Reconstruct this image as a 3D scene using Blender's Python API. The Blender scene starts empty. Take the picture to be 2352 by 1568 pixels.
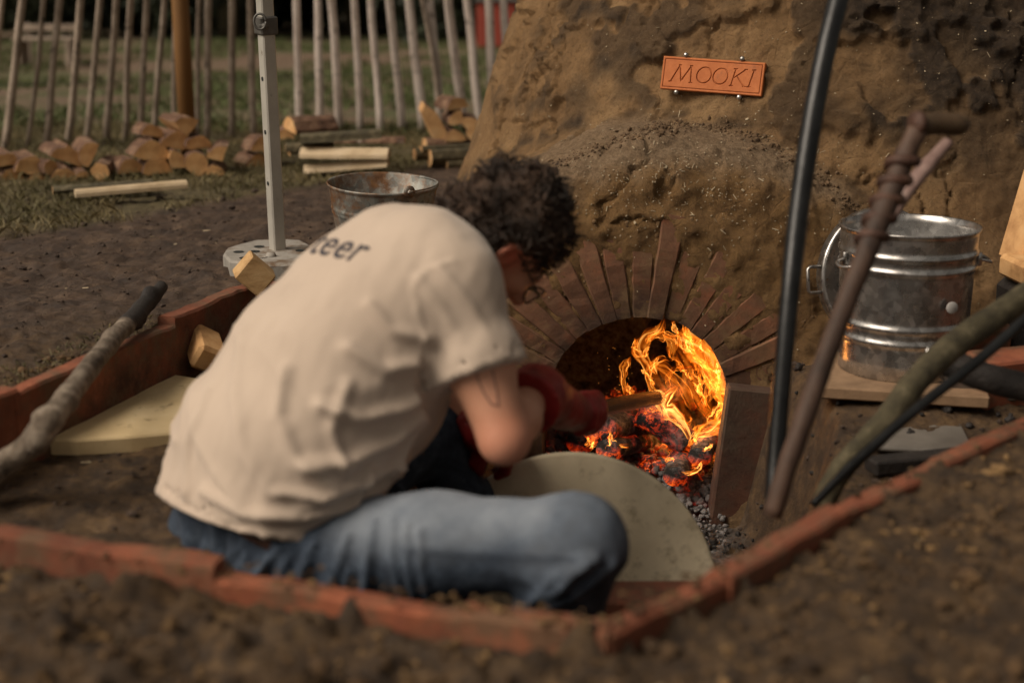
import bpy, math, random
import numpy as np
from mathutils import Vector
from mathutils.bvhtree import BVHTree
R = math.radians
SC = bpy.context.scene
COL = SC.collection

# ------------------------------------------------------------------ camera, world, sun, exposure
PITCH = R(14.4); CAM_H = 0.85; FPX = 3267.0
cam_d = bpy.data.cameras.new('camera'); cam = bpy.data.objects.new('camera', cam_d); COL.objects.link(cam)
cam.location = (0, 0, CAM_H); cam.rotation_euler = (R(90) - PITCH, 0, 0)
cam_d.lens = 50; cam_d.sensor_width = 36; cam_d.clip_start = 0.05; cam_d.clip_end = 400
cam_d.dof.use_dof = True; cam_d.dof.focus_distance = 3.95; cam_d.dof.aperture_fstop = 1.8
SC.camera = cam
SUN_EL, SUN_AZ = 46, -114      # azimuth measured clockwise from +Y: the light comes from the left and a little behind the camera
w = bpy.data.worlds.new('World'); SC.world = w; w.use_nodes = True
nt = w.node_tree; bg = nt.nodes['Background']
sky = nt.nodes.new('ShaderNodeTexSky'); sky.sky_type = 'NISHITA'; sky.sun_disc = False
sky.sun_elevation = R(SUN_EL); sky.sun_rotation = R(SUN_AZ); sky.air_density = 1.0; sky.dust_density = 4.0; sky.ozone_density = 0.6
hs = nt.nodes.new('ShaderNodeHueSaturation'); hs.inputs['Saturation'].default_value = 0.12
wb = nt.nodes.new('ShaderNodeMix'); wb.data_type = 'RGBA'; wb.blend_type = 'MULTIPLY'; wb.inputs['Factor'].default_value = 1; wb.inputs['B'].default_value = (1.0, .88, .73, 1)
nt.links.new(sky.outputs[0], hs.inputs['Color']); nt.links.new(hs.outputs[0], wb.inputs['A']); nt.links.new(wb.outputs['Result'], bg.inputs[0])
bg.inputs[1].default_value = 0.062
sun_d = bpy.data.lights.new('sun', 'SUN'); sun = bpy.data.objects.new('sun', sun_d); COL.objects.link(sun)
sun_d.energy = 3.2; sun_d.angle = R(38); sun_d.color = (1.0, 0.85, 0.69)
sd = Vector((math.sin(R(SUN_AZ)) * math.cos(R(SUN_EL)), math.cos(R(SUN_AZ)) * math.cos(R(SUN_EL)), math.sin(R(SUN_EL))))
sun.rotation_euler = sd.to_track_quat('Z', 'Y').to_euler()
SC.view_settings.view_transform = 'Standard'; SC.view_settings.look = 'None'
SC.view_settings.exposure = -0.12; SC.view_settings.gamma = 1; SC.view_settings.use_curve_mapping = False
SC.render.engine = 'CYCLES'; SC.cycles.use_denoising = True
SC.cycles.max_bounces = 8; SC.cycles.transparent_max_bounces = 40; SC.cycles.sample_clamp_indirect = 4

# ------------------------------------------------------------------ helpers
rng = np.random.default_rng(7)
A = lambda *a: np.array(a, float)
def P(u, v, Y):
    """the point at distance Y seen at (u, v) of the 2352 x 1568 photograph"""
    x = (u - 1176) / FPX; y = (784 - v) / FPX
    d = A(x, math.cos(PITCH) + y * math.sin(PITCH), -math.sin(PITCH) + y * math.cos(PITCH))
    return A(0, 0, CAM_H) + d * (Y / d[1])
def PZ(u, v, z):
    """the point at height z seen at (u, v)"""
    x = (u - 1176) / FPX; y = (784 - v) / FPX
    d = A(x, math.cos(PITCH) + y * math.sin(PITCH), -math.sin(PITCH) + y * math.cos(PITCH))
    return A(0, 0, CAM_H) + d * ((z - CAM_H) / d[2])
def nrm(v): v = np.asarray(v, float); return v / np.linalg.norm(v)
def sst(a, b, x): t = np.clip((x - a) / (b - a), 0, 1); return t * t * (3 - 2 * t)
_perm = rng.integers(0, 2**31, 4096)
def _h(i, j, k): return _perm[(i * 73856093 ^ j * 19349663 ^ k * 83492791) & 4095] / 2**31
def noise(p, s=1.0, seed=0):
    q = np.asarray(p) * s + seed * 17.31
    i = np.floor(q).astype(np.int64); f = q - i; f = f * f * (3 - 2 * f)
    x, y, z = i[..., 0], i[..., 1], i[..., 2]; fx, fy, fz = f[..., 0], f[..., 1], f[..., 2]
    def L(a, b, t): return a + (b - a) * t
    return L(L(L(_h(x, y, z), _h(x+1, y, z), fx), L(_h(x, y+1, z), _h(x+1, y+1, z), fx), fy),
             L(L(_h(x, y, z+1), _h(x+1, y, z+1), fx), L(_h(x, y+1, z+1), _h(x+1, y+1, z+1), fx), fy), fz)
def fbm(p, s, o=4, seed=0, g=0.5):
    r = 0; a = 1; t = 0
    for n in range(o): r = r + a * (noise(p, s * 2**n, seed + n * 3) - .5); t += a; a *= g
    return r / t * 2       # about -1..1
def newmesh(name, verts, faces, mats, smooth=True, mi=None, attrs=None, uv=None):
    me = bpy.data.meshes.new(name)
    V = np.asarray(verts, dtype=np.float32)
    if isinstance(faces, np.ndarray):
        n = faces.shape[1]; me.vertices.add(len(V)); me.vertices.foreach_set('co', V.ravel())
        me.loops.add(faces.size); me.loops.foreach_set('vertex_index', faces.ravel().astype(np.int32))
        me.polygons.add(len(faces)); me.polygons.foreach_set('loop_start', (np.arange(len(faces)) * n).astype(np.int32))
        me.update(calc_edges=True)
    else:
        me.from_pydata([tuple(map(float, v)) for v in V], [], [tuple(f) for f in faces]); me.update()
    for m in (mats if isinstance(mats, (list, tuple)) else [mats]): me.materials.append(m)
    if mi is not None: me.polygons.foreach_set('material_index', np.asarray(mi, np.int32))
    me.polygons.foreach_set('use_smooth', np.full(len(me.polygons), bool(smooth)))
    for k, a in (attrs or {}).items():
        at = me.attributes.new(k, 'FLOAT', 'POINT'); at.data.foreach_set('value', np.asarray(a, np.float32))
    if uv is not None:
        l = me.uv_layers.new(name='UVMap'); li = np.empty(len(me.loops), np.int32); me.loops.foreach_get('vertex_index', li)
        l.data.foreach_set('uv', np.asarray(uv, np.float32)[li].ravel())
    return me
def tag(o, label=None, cat=None, group=None, kind=None):
    if label: o['label'] = label
    if cat: o['category'] = cat
    if group: o['group'] = group
    if kind: o['kind'] = kind
    return o
def thing(name, loc, label, cat, group=None):
    o = bpy.data.objects.new(name, None); COL.objects.link(o); o.location = tuple(map(float, loc)); o.empty_display_size = .05
    return tag(o, label, cat, group)
def rootloc(o):
    while o.parent: o = o.parent
    return np.array(o.location)
def put(name, verts, faces, mats, parent=None, origin=None, **k):
    """one mesh object from world coordinates; a child is stored relative to its thing's base"""
    V = np.asarray(verts, float)
    og = rootloc(parent) if parent is not None else (np.zeros(3) if origin is None else np.asarray(origin, float))
    o = bpy.data.objects.new(name, newmesh(name, V - og, faces, mats, **k)); COL.objects.link(o)
    if parent is not None: o.parent = parent
    else: o.location = tuple(og)
    return o
class G:
    """collects shapes for one mesh"""
    def __init__(s): s.v = []; s.f = []; s.m = []; s.n = 0
    def add(s, v, f, m=0):
        s.v.append(np.asarray(v, float)); s.f += [tuple(i + s.n for i in q) for q in f]; s.m += [m] * len(f); s.n += len(v); return s
    def put(s, name, mats, parent=None, origin=None, **k):
        return put(name, np.vstack(s.v), s.f, mats, parent, origin, mi=s.m, **k)
def frame(d, up=(0, 0, 1)):
    d = nrm(d); x = np.cross(up, d)
    if np.linalg.norm(x) < 1e-3: x = np.cross((0, 1, 0), d)
    x = nrm(x); return x, np.cross(d, x), d
def tube(pts, rad, n=12, cap=True, ell=1.0, rnd=0, seed=0):
    pts = np.asarray(pts, float); N = len(pts); rad = np.broadcast_to(np.asarray(rad, float), (N,))
    T = np.gradient(pts, axis=0); x, y, _ = frame(T[0]); V = []
    for i in range(N):
        t = nrm(T[i]); x = nrm(x - t * np.dot(x, t)); y = np.cross(t, x)
        a = np.arange(n) * 2 * math.pi / n
        ring = pts[i] + rad[i] * (np.outer(np.cos(a), x) + ell * np.outer(np.sin(a), y)); V.append(ring)
    V = np.vstack(V)
    if rnd: 
        c = np.repeat(pts, n, axis=0); V = c + (V - c) * (1 + rnd * fbm(V, 30, 3, seed))[:, None]
    F = [(i*n+j, i*n+(j+1) % n, (i+1)*n+(j+1) % n, (i+1)*n+j) for i in range(N-1) for j in range(n)]
    if cap: F += [tuple(range(n))[::-1], tuple((N-1)*n + j for j in range(n))]
    return V, F
def smoothpath(pts, n):
    pts = np.asarray(pts, float); t = np.linspace(0, len(pts) - 1, n); out = []
    q = np.vstack([2*pts[0]-pts[1], pts, 2*pts[-1]-pts[-2]])
    for s in t:
        i = min(int(s), len(pts)-2); f = s - i; a, b, c, d = q[i], q[i+1], q[i+2], q[i+3]
        out.append(.5*((2*b)+(-a+c)*f+(2*a-5*b+4*c-d)*f*f+(-a+3*b-3*c+d)*f**3))
    return np.array(out)
def lathe(prof, c, axis=(0, 0, 1), n=64):
    x, y, d = frame(axis); V = []; c = np.asarray(c, float); a = np.arange(n) * 2 * math.pi / n
    for r, h in prof: V.append(c + d * h + r * (np.outer(np.cos(a), x) + np.outer(np.sin(a), y)))
    F = [(i*n+j, i*n+(j+1) % n, (i+1)*n+(j+1) % n, (i+1)*n+j) for i in range(len(prof)-1) for j in range(n)]
    return np.vstack(V), F
def box(c, size, rot=None, bev=0.0, nz=0.0, seed=0, div=0):
    """bevelled box (chamfered edges); rot = 3 axes as rows"""
    s = np.asarray(size, float) / 2; b = min(bev, s.min() * .9); Vs = []; F = []
    if b > 0:
        idx = {}
        for sx in (-1, 1):
            for sy in (-1, 1):
                for sz in (-1, 1):
                    for k in range(3):
                        p = s * (sx, sy, sz); q = p.copy()
                        for m in range(3):
                            if m != k: q[m] -= (sx, sy, sz)[m] * b
                        idx[(sx, sy, sz, k)] = len(Vs); Vs.append(q)
        for k in range(3):
            a, c2 = [m for m in range(3) if m != k]
            for sg in (-1, 1):
                q = []
                for (i, j) in ((-1, -1), (1, -1), (1, 1), (-1, 1)):
                    t = [0, 0, 0]; t[k] = sg; t[a] = i; t[c2] = j; q.append(idx[(*t, k)])
                F.append(tuple(q))
        for k in range(3):
            a, c2 = [m for m in range(3) if m != k]
            for i in (-1, 1):
                for j in (-1, 1):
                    t0 = [0]*3; t0[k] = -1; t0[a] = i; t0[c2] = j; t1 = list(t0); t1[k] = 1
                    F.append((idx[(*t0, a)], idx[(*t1, a)], idx[(*t1, c2)], idx[(*t0, c2)]))
        for sx in (-1, 1):
            for sy in (-1, 1):
                for sz in (-1, 1): F.append(tuple(idx[(sx, sy, sz, k)] for k in range(3)))
        V = np.array(Vs); F2 = []
        for f in F:
            p = V[list(f)]; n = np.cross(p[1]-p[0], p[2]-p[0]); F2.append(f if np.dot(n, p.mean(0)) > 0 else f[::-1])
        F = F2
    else:
        V = np.array([[x, y, z] for x in (-1, 1) for y in (-1, 1) for z in (-1, 1)]) * s
        F = [(0,1,3,2), (4,6,7,5), (0,4,5,1), (2,3,7,6), (0,2,6,4), (1,5,7,3)]
    if rot is not None: V = V @ np.array(rot)
    V = V + np.asarray(c, float)
    if nz: V = V + nz * np.stack([fbm(V, 9, 2, seed + k) for k in range(3)], 1)
    return V, F
def rotz(a, tx=0, ty=0):
    """axes as rows: rotated about z by a, then tilted about its own x and y"""
    from mathutils import Euler
    return np.array(Euler((tx, ty, a)).to_matrix()).T
# --- signed distance fields on a grid, turned into a mesh
class Field:
    def __init__(s, xs, ys, zs):
        s.x, s.y, s.z = [np.asarray(a, np.float32) for a in (xs, ys, zs)]
        s.F = np.full((len(xs), len(ys), len(zs)), 9.0, np.float32)
    @classmethod
    def uni(c, lo, hi, st): return c(*[np.arange(lo[k], hi[k] + st, st) for k in range(3)])
    def win(s, lo, hi):
        sl = tuple(slice(max(np.searchsorted(a, lo[k]) - 1, 0), min(np.searchsorted(a, hi[k]) + 1, len(a))) for k, a in enumerate((s.x, s.y, s.z)))
        return sl, s.x[sl[0]][:, None, None], s.y[sl[1]][None, :, None], s.z[sl[2]][None, None, :]
    def blend(s, sl, d, k):
        a = s.F[sl]
        if k > 0:
            h = np.maximum(k - np.abs(a - d), 0) / k; s.F[sl] = np.minimum(a, d) - h*h*k*.25
        else: s.F[sl] = np.minimum(a, d)
    def cap(s, a, b, ra, rb=None, k=.03, m=.09):
        a = np.asarray(a, float); b = np.asarray(b, float); rb = ra if rb is None else rb; r = max(ra, rb) + m
        sl, X, Y, Z = s.win(np.minimum(a, b) - r, np.maximum(a, b) + r)
        v = b - a; l = max(np.dot(v, v), 1e-9); t = np.clip(((X-a[0])*v[0] + (Y-a[1])*v[1] + (Z-a[2])*v[2]) / l, 0, 1)
        d = np.sqrt((X-a[0]-t*v[0])**2 + (Y-a[1]-t*v[1])**2 + (Z-a[2]-t*v[2])**2) - (ra + (rb-ra)*t)
        s.blend(sl, d, k)
    def ell(s, c, ax, r, k=.03, m=.09, sub=False):
        c = np.asarray(c, float); rr = max(r) + m; sl, X, Y, Z = s.win(c - rr, c + rr)
        X = X - c[0]; Y = Y - c[1]; Z = Z - c[2]; k0 = 0; k1 = 0
        for i in range(3):
            q = (X*ax[i][0] + Y*ax[i][1] + Z*ax[i][2]); k0 = k0 + (q/r[i])**2; k1 = k1 + (q/r[i]**2)**2
        k0 = np.sqrt(k0); d = k0*(k0-1)/np.maximum(np.sqrt(k1), 1e-6)
        if sub:
            a = s.F[sl]; h = np.maximum(k - np.abs(a + d), 0) / max(k, 1e-6); s.F[sl] = np.maximum(a, -d) + h*h*k*.25
        else: s.blend(sl, d, k)
    def chain(s, pts, rad, k=.03):
        for i in range(len(pts)-1): s.cap(pts[i], pts[i+1], rad[i], rad[i+1], k)
    def grid(s): return s.x[:, None, None], s.y[None, :, None], s.z[None, None, :]
    def cut(s, pt, n):
        X, Y, Z = s.grid(); n = nrm(n); s.F = np.maximum(s.F, (X-pt[0])*n[0] + (Y-pt[1])*n[1] + (Z-pt[2])*n[2]).astype(np.float32)
    def mesh(s):
        F = s.F; S = F < 0; c = S.astype(np.int8)
        n = (c[:-1,:-1,:-1]+c[1:,:-1,:-1]+c[:-1,1:,:-1]+c[1:,1:,:-1]+c[:-1,:-1,1:]+c[1:,:-1,1:]+c[:-1,1:,1:]+c[1:,1:,1:])
        I = np.argwhere((n > 0) & (n < 8)); ids = np.full(n.shape, -1, np.int32); ids[tuple(I.T)] = np.arange(len(I))
        acc = np.zeros((len(I), 3)); cnt = np.zeros(len(I)); co = (s.x, s.y, s.z)
        crn = [(0,0,0),(1,0,0),(0,1,0),(1,1,0),(0,0,1),(1,0,1),(0,1,1),(1,1,1)]
        for a in range(8):
            for b in range(a+1, 8):
                ca, cb = crn[a], crn[b]
                if sum(abs(ca[q]-cb[q]) for q in range(3)) != 1: continue
                ia = I + ca; ib = I + cb; fa = F[tuple(ia.T)]; fb = F[tuple(ib.T)]; m = (fa < 0) != (fb < 0)
                t = np.where(m, fa / np.where(m, fa - fb, 1), 0); t = np.clip(t, .02, .98)
                for q in range(3):
                    pa = co[q][ia[:, q]]; pb = co[q][ib[:, q]]; acc[:, q] += np.where(m, pa + (pb-pa)*t, 0)
                cnt += m
        V = acc / cnt[:, None]; Q = []
        for ax in range(3):
            o1, o2 = [(1, 2), (2, 0), (0, 1)][ax]
            sh = [slice(None)]*3; sh2 = [slice(None)]*3; sh[ax] = slice(0, -1); sh2[ax] = slice(1, None)
            E = np.argwhere(S[tuple(sh)] != S[tuple(sh2)])
            E = E[(E[:, o1] > 0) & (E[:, o2] > 0) & (E[:, o1] < F.shape[o1]-1) & (E[:, o2] < F.shape[o2]-1)]
            u1 = np.eye(3, dtype=int)[o1]; u2 = np.eye(3, dtype=int)[o2]
            q = np.stack([ids[tuple((E - u1 - u2).T)], ids[tuple((E - u2).T)], ids[tuple(E.T)], ids[tuple((E - u1).T)]], 1)
            ins = S[tuple(E.T)]; q[~ins] = q[~ins][:, ::-1]; Q.append(q)
        return V, np.vstack(Q)
def vnormals(V, Q):
    n = np.cross(V[Q[:, 2]] - V[Q[:, 0]], V[Q[:, 3]] - V[Q[:, 1]]); N = np.zeros_like(V)
    for k in range(4):
        for q in range(3): N[:, q] += np.bincount(Q[:, k], n[:, q], len(V))
    return N / np.maximum(np.linalg.norm(N, axis=1), 1e-12)[:, None]
def relax(V, Q, it=2, f=.5):
    for _ in range(it):
        S = np.zeros_like(V); C = np.zeros(len(V))
        for k in range(4):
            a = Q[:, k]; b = Q[:, (k+1) % 4]
            for (p, q) in ((a, b), (b, a)):
                C += np.bincount(p, minlength=len(V))
                for m in range(3): S[:, m] += np.bincount(p, V[q, m], len(V))
        V = V + f * (S / np.maximum(C, 1)[:, None] - V)
    return V
def ridge(V, pts, wd, amp):
    """folds of cloth: raised (or sunk) along a line of points"""
    d = np.full(len(V), 9.0); pts = np.asarray(pts)
    for a, b in zip(pts[:-1], pts[1:]):
        v = b - a; t = np.clip(((V - a) @ v) / np.dot(v, v), 0, 1); d = np.minimum(d, np.linalg.norm(V - a - t[:, None]*v, axis=1))
    return amp * np.exp(-(d / wd)**2)

# ------------------------------------------------------------------ materials
def lin(h):
    if isinstance(h, str):
        c = [int(h[i:i+2], 16)/255 for i in (0, 2, 4)]; return tuple((x/12.92 if x <= .04045 else ((x+.055)/1.055)**2.4) for x in c) + (1,)
    return tuple(h) + (1,) if len(h) == 3 else h
class Mt:
    def __init__(s, name):
        s.m = bpy.data.materials.new(name); s.m.use_nodes = True; s.t = s.m.node_tree; s.b = s.t.nodes['Principled BSDF']; s.out = s.t.nodes['Material Output']
        s.co = s.t.nodes.new('ShaderNodeTexCoord').outputs['Object']
    def n(s, ty, **k):
        nd = s.t.nodes.new('ShaderNode' + ty)
        for a, b in k.items(): setattr(nd, a, b)
        return nd
    def l(s, a, b): s.t.links.new(a, b)
    def scale(s, v):
        m = s.n('Mapping'); m.inputs['Scale'].default_value = v; s.l(s.co, m.inputs['Vector']); return m.outputs[0]
    def noise(s, sc, det=6, rough=.6, dist=0, co=None):
        n = s.n('TexNoise'); n.inputs['Scale'].default_value = sc; n.inputs['Detail'].default_value = det; n.inputs['Roughness'].default_value = rough
        n.inputs['Distortion'].default_value = dist; s.l(co or s.co, n.inputs['Vector']); return n.outputs['Fac']
    def voro(s, sc, feat='F1', co=None, out='Distance'):
        n = s.n('TexVoronoi', feature=feat); n.inputs['Scale'].default_value = sc; s.l(co or s.co, n.inputs['Vector']); return n.outputs[out]
    def ramp(s, f, stops, interp='LINEAR'):
        r = s.n('ValToRGB'); r.color_ramp.interpolation = interp; e = r.color_ramp.elements
        while len(e) < len(stops): e.new(.5)
        for i, (p, c) in enumerate(stops): e[i].position = p; e[i].color = lin(c) if not isinstance(c, (int, float)) else (c, c, c, 1)
        s.l(f, r.inputs[0]); return r.outputs[0]
    def mix(s, f, a, b, mode='MIX'):
        m = s.n('Mix', data_type='RGBA', blend_type=mode)
        for sock, v in ((m.inputs['Factor'], f), (m.inputs['A'], a), (m.inputs['B'], b)):
            if hasattr(v, 'node'): s.l(v, sock)
            elif isinstance(v, (int, float)): sock.default_value = v if sock.type == 'VALUE' else (v, v, v, 1)
            else: sock.default_value = lin(v)
        return m.outputs['Result']
    def math(s, op, a, b=0.0, c=0.0):
        m = s.n('Math', operation=op)
        for i, v in enumerate((a, b, c)):
            if hasattr(v, 'node'): s.l(v, m.inputs[i])
            else: m.inputs[i].default_value = v
        return m.outputs[0]
    def attr(s, nm): a = s.n('Attribute'); a.attribute_name = nm; return a.outputs['Fac']
    def set(s, col=None, rough=None, metal=None, **k):
        for nm, v in (('Base Color', col), ('Roughness', rough), ('Metallic', metal), *[(a.replace('_', ' '), b) for a, b in k.items()]):
            if v is None: continue
            if hasattr(v, 'node'): s.l(v, s.b.inputs[nm])
            else: s.b.inputs[nm].default_value = v if isinstance(v, (int, float)) else lin(v)
        return s
    def bump(s, h, st=.5, dist=.01, prev=None):
        b = s.n('Bump'); b.inputs['Strength'].default_value = st; b.inputs['Distance'].default_value = dist; s.l(h, b.inputs['Height'])
        if prev is not None: s.l(prev, b.inputs['Normal'])
        s.l(b.outputs[0], s.b.inputs['Normal']); return b.outputs[0]
def simple(name, stops, sc=8, rough=.85, bst=.4, bsc=60, bdist=.005, metal=0, aniso=None, dirt_shade=None, det=6):
    m = Mt(name); co = m.scale(aniso) if aniso else None
    c = m.ramp(m.noise(sc, det, .65, co=co), stops)
    if dirt_shade: c = m.mix(m.ramp(m.noise(dirt_shade[1], 5, .7), [(dirt_shade[2], 0), (dirt_shade[3], 1)]), c, dirt_shade[0])
    m.set(c, rough, metal); m.bump(m.noise(bsc, 5, .7, co=co), bst, bdist); return m.m
AX_, AZ_, KX_ = .346, -.285, 1.15
# earth
m = Mt('soil')
c_mud = m.ramp(m.noise(9, 9, .75), [(.3, (.018, .010, .007)), (.5, (.058, .035, .022)), (.68, (.14, .090, .056))])
c_soil = m.ramp(m.noise(16, 8, .75), [(.3, (.014, .008, .005)), (.48, (.056, .032, .014)), (.62, (.13, .077, .033)), (.75, (.26, .17, .080))])
c_lawn = m.mix(m.ramp(m.noise(1.1, 6, .65), [(.42, 0), (.58, 1)]), m.ramp(m.noise(9, 6, .7), [(.3, (.042, .052, .017)), (.7, (.11, .122, .046))]), (.16, .11, .075))
c_path = m.ramp(m.noise(3, 5, .6), [(.3, (.13, .085, .058)), (.7, (.20, .135, .095))])
c_dry = m.ramp(m.noise(14, 7, .75), [(.3, (.040, .034, .014)), (.55, (.10, .080, .036)), (.75, (.17, .13, .065))])
c = m.mix(m.attr('soil'), c_mud, c_soil); c = m.mix(m.attr('dry'), c, c_dry); c = m.mix(m.attr('lawn'), c, c_lawn); c = m.mix(m.attr('path'), c, c_path)
c = m.mix(m.attr('ash'), c, m.ramp(m.noise(30, 6, .8), [(.4, (.012, .010, .009)), (.65, (.20, .19, .18))]))
m.set(c, m.ramp(m.noise(6, 4), [(.35, .45), (.6, .95)])); b1 = m.bump(m.noise(55, 7, .75), .9, .012); m.bump(m.noise(240, 3, .7), .6, .003, b1)
MSOIL = m.m
# cob of the kiln
m = Mt('cob')
base = m.ramp(m.noise(5, 9, .68), [(.28, (.19, .108, .044)), (.5, (.33, .195, .085)), (.72, (.44, .28, .135))])
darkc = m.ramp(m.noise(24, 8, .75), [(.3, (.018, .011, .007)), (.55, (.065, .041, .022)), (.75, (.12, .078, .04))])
orange = m.ramp(m.noise(12, 8, .7), [(.3, (.16, .080, .024)), (.55, (.31, .175, .062)), (.75, (.42, .26, .11))])
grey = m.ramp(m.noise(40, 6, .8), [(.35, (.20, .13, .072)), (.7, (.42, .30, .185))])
c = m.mix(m.attr('wet_shade'), base, darkc); c = m.mix(m.attr('face'), c, orange); c = m.mix(m.attr('top'), c, grey)
soot = m.math('MULTIPLY', m.attr('soot'), m.ramp(m.noise(9, 6, .7), [(.25, .55), (.6, 1.0)])); c = m.mix(soot, c, (.014, .009, .007))
firelight_tint = m.ramp(m.noise(13, 6, .7, 1.0), [(.44, 0), (.56, 1)]); c = m.mix(m.math('MULTIPLY', firelight_tint, m.attr('inner')), c, (.50, .15, .04))  # orange firelight on the inner wall, painted into the base colour
c = m.mix(m.math('MULTIPLY', m.ramp(m.noise(95, 6, .8), [(.50, 0), (.66, .5)]), 1.0), c, (.075, .045, .02)); c = m.mix(m.ramp(m.noise(120, 4, .8), [(.60, 0), (.72, .5)]), c, (.36, .25, .13))
fleck = m.ramp(m.voro(75), [(.07, 1), (.11, 0)]); fmask = m.ramp(m.noise(22, 3), [(.55, 0), (.68, .7)])
c = m.mix(m.math('MULTIPLY', fleck, fmask), c, (.42, .33, .20))
m.set(c, .93); b1 = m.bump(m.noise(38, 8, .8), 1.0, .016); b2 = m.bump(m.noise(110, 7, .85), 1.0, .009, b1)
cr = m.ramp(m.voro(11, 'DISTANCE_TO_EDGE', co=None), [(.0, 0), (.035, 1)]); m.bump(cr, .25, .006, b2)
MCOB = m.m
def brickmat(name, a, b, c3, dirt_shade=(.10, .07, .04), dl=(.46, .62)):
    m = Mt(name); c = m.ramp(m.noise(14, 8, .7), [(.3, a), (.5, b), (.72, c3)])
    oi = m.n('ObjectInfo').outputs['Random']; c = m.mix(m.math('MULTIPLY', oi, .5), c, tuple(x*.45 for x in b))
    vm = m.n('VectorMath', operation='DISTANCE'); mpn = m.scale((1, 0, 1)); m.l(mpn, vm.inputs[0]); vm.inputs[1].default_value = (AX_ - KX_, 0, AZ_)
    sm = m.math('MULTIPLY', m.ramp(vm.outputs['Value'], [(.25, .85), (.40, 0)]), m.ramp(m.noise(8, 5, .7), [(.35, .2), (.6, 1)])); c = m.mix(sm, c, (.022, .013, .009))
    c = m.mix(m.ramp(m.noise(9, 7, .75), [(dl[0], 0), (dl[1], .85)]), c, dirt_shade); m.set(c, .9)
    b1 = m.bump(m.noise(45, 7, .75), .6, .006); m.bump(m.noise(190, 4, .8), .5, .002, b1); return m.m
MBRICK = brickmat('kiln_brick', (.11, .050, .028), (.20, .095, .052), (.36, .13, .062), (.17, .105, .052), (.48, .64))
MKERB = brickmat('terracotta_kerb', (.20, .060, .032), (.29, .088, .042), (.40, .14, .07), (.13, .08, .045), (.46, .60))
MKERBD = brickmat('terracotta_dirty', (.10, .032, .018), (.17, .052, .027), (.23, .08, .042), (.07, .042, .024), (.42, .60))
MSIGN = simple('sign_clay', [(.3, (.44, .125, .032)), (.7, (.58, .185, .055))], 30, .7, .25, 160, .002, dirt_shade=((.30, .10, .04), 14, .58, .75))
MBARKR = simple('bark_red', [(.3, (.045, .024, .016)), (.5, (.14, .075, .046)), (.7, (.34, .22, .14))], 14, .95, .9, 40, .015, aniso=(1, 1, 1), dirt_shade=((.33, .27, .22), 9, .60, .72))
MBARKG = simple('bark_green', [(.3, (.030, .025, .015)), (.55, (.085, .072, .040)), (.75, (.19, .16, .10))], 26, .9, .7, 50, .008)
MWOOD = simple('split_wood', [(.28, (.34, .17, .065)), (.5, (.60, .35, .155)), (.75, (.70, .48, .26))], 9, .8, .5, 40, .004)
MWOODP = simple('pale_split_wood', [(.28, (.30, .215, .125)), (.5, (.52, .41, .265)), (.75, (.62, .51, .36))], 8, .8, .4, 40, .004)
MWOODO = simple('end_grain', [(.28, (.36, .18, .07)), (.5, (.62, .36, .155)), (.75, (.74, .50, .26))], 16, .85, .4, 90, .003)
MSTAKE = simple('stake_pale', [(.3, (.50, .42, .37)), (.55, (.76, .67, .61)), (.75, (.80, .73, .68))], 14, .9, .5, 50, .004, aniso=(1, 1, .5), dirt_shade=((.10, .08, .065), 18, .58, .7))
MSTAKED = simple('stake_grey', [(.3, (.19, .15, .115)), (.55, (.38, .31, .25)), (.75, (.50, .43, .36))], 14, .9, .5, 50, .004, aniso=(1, 1, .5), dirt_shade=((.06, .045, .035), 18, .56, .68))
MPOST = simple('post_wood', [(.3, (.15, .070, .018)), (.7, (.27, .135, .040))], 6, .75, .3, 30, .004, aniso=(1, 1, .15))
MALU = simple('painted_alu', [(.3, (.44, .43, .39)), (.7, (.56, .55, .50))], 10, .42, .15, 60, .001, metal=.25, dirt_shade=((.22, .19, .15), 30, .62, .75))
MGREYM = simple('collar_metal', [(.3, (.09, .088, .082)), (.7, (.17, .165, .155))], 20, .5, .2, 80, .002, metal=.5)
MCONC = simple('concrete_weight', [(.3, (.20, .19, .17)), (.55, (.30, .285, .26)), (.75, (.38, .36, .33))], 12, .85, .5, 60, .004, dirt_shade=((.13, .085, .05), 9, .52, .66))
m = Mt('zinc'); sp = m.ramp(m.voro(55, out='Color'), [(.2, (.34, .335, .33)), (.8, (.58, .57, .56))])
c = m.mix(m.ramp(m.noise(9, 7, .7, co=m.scale((1, 1, .35))), [(.46, 0), (.70, .6)]), sp, (.24, .22, .20)); m.set(c, m.ramp(m.noise(25, 5), [(.3, .20), (.7, .38)]), .92); m.bump(m.noise(35, 4), .08, .003); MZINC = m.m
m = Mt('rusty_zinc'); z = m.ramp(m.voro(45, out='Color'), [(.2, (.15, .165, .16)), (.8, (.30, .31, .29))])
c = m.mix(m.ramp(m.noise(11, 9, .72), [(.42, 0), (.58, 1)]), z, m.ramp(m.noise(35, 6), [(.3, (.09, .040, .018)), (.7, (.28, .145, .065))])); m.set(c, .55, .45); m.bump(m.noise(50, 6, .7), .4, .003); MRUSTZ = m.m
MRUST = simple('rusted_iron', [(.3, (.030, .016, .012)), (.55, (.085, .040, .026)), (.75, (.15, .085, .055))], 18, .62, .6, 60, .005, metal=.2)
MBLACK = simple('black_steel', [(.3, (.010, .011, .012)), (.7, (.032, .034, .036))], 14, .33, .3, 50, .003, metal=.5)
MCHAR = simple('charred_wood', [(.3, (.006, .005, .005)), (.7, (.030, .024, .021))], 20, .7, .8, 45, .008)
m = Mt('fire_board'); c = m.ramp(m.noise(5, 6, .65), [(.3, (.60, .52, .36)), (.55, (.74, .65, .47)), (.75, (.80, .72, .55))])
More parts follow.
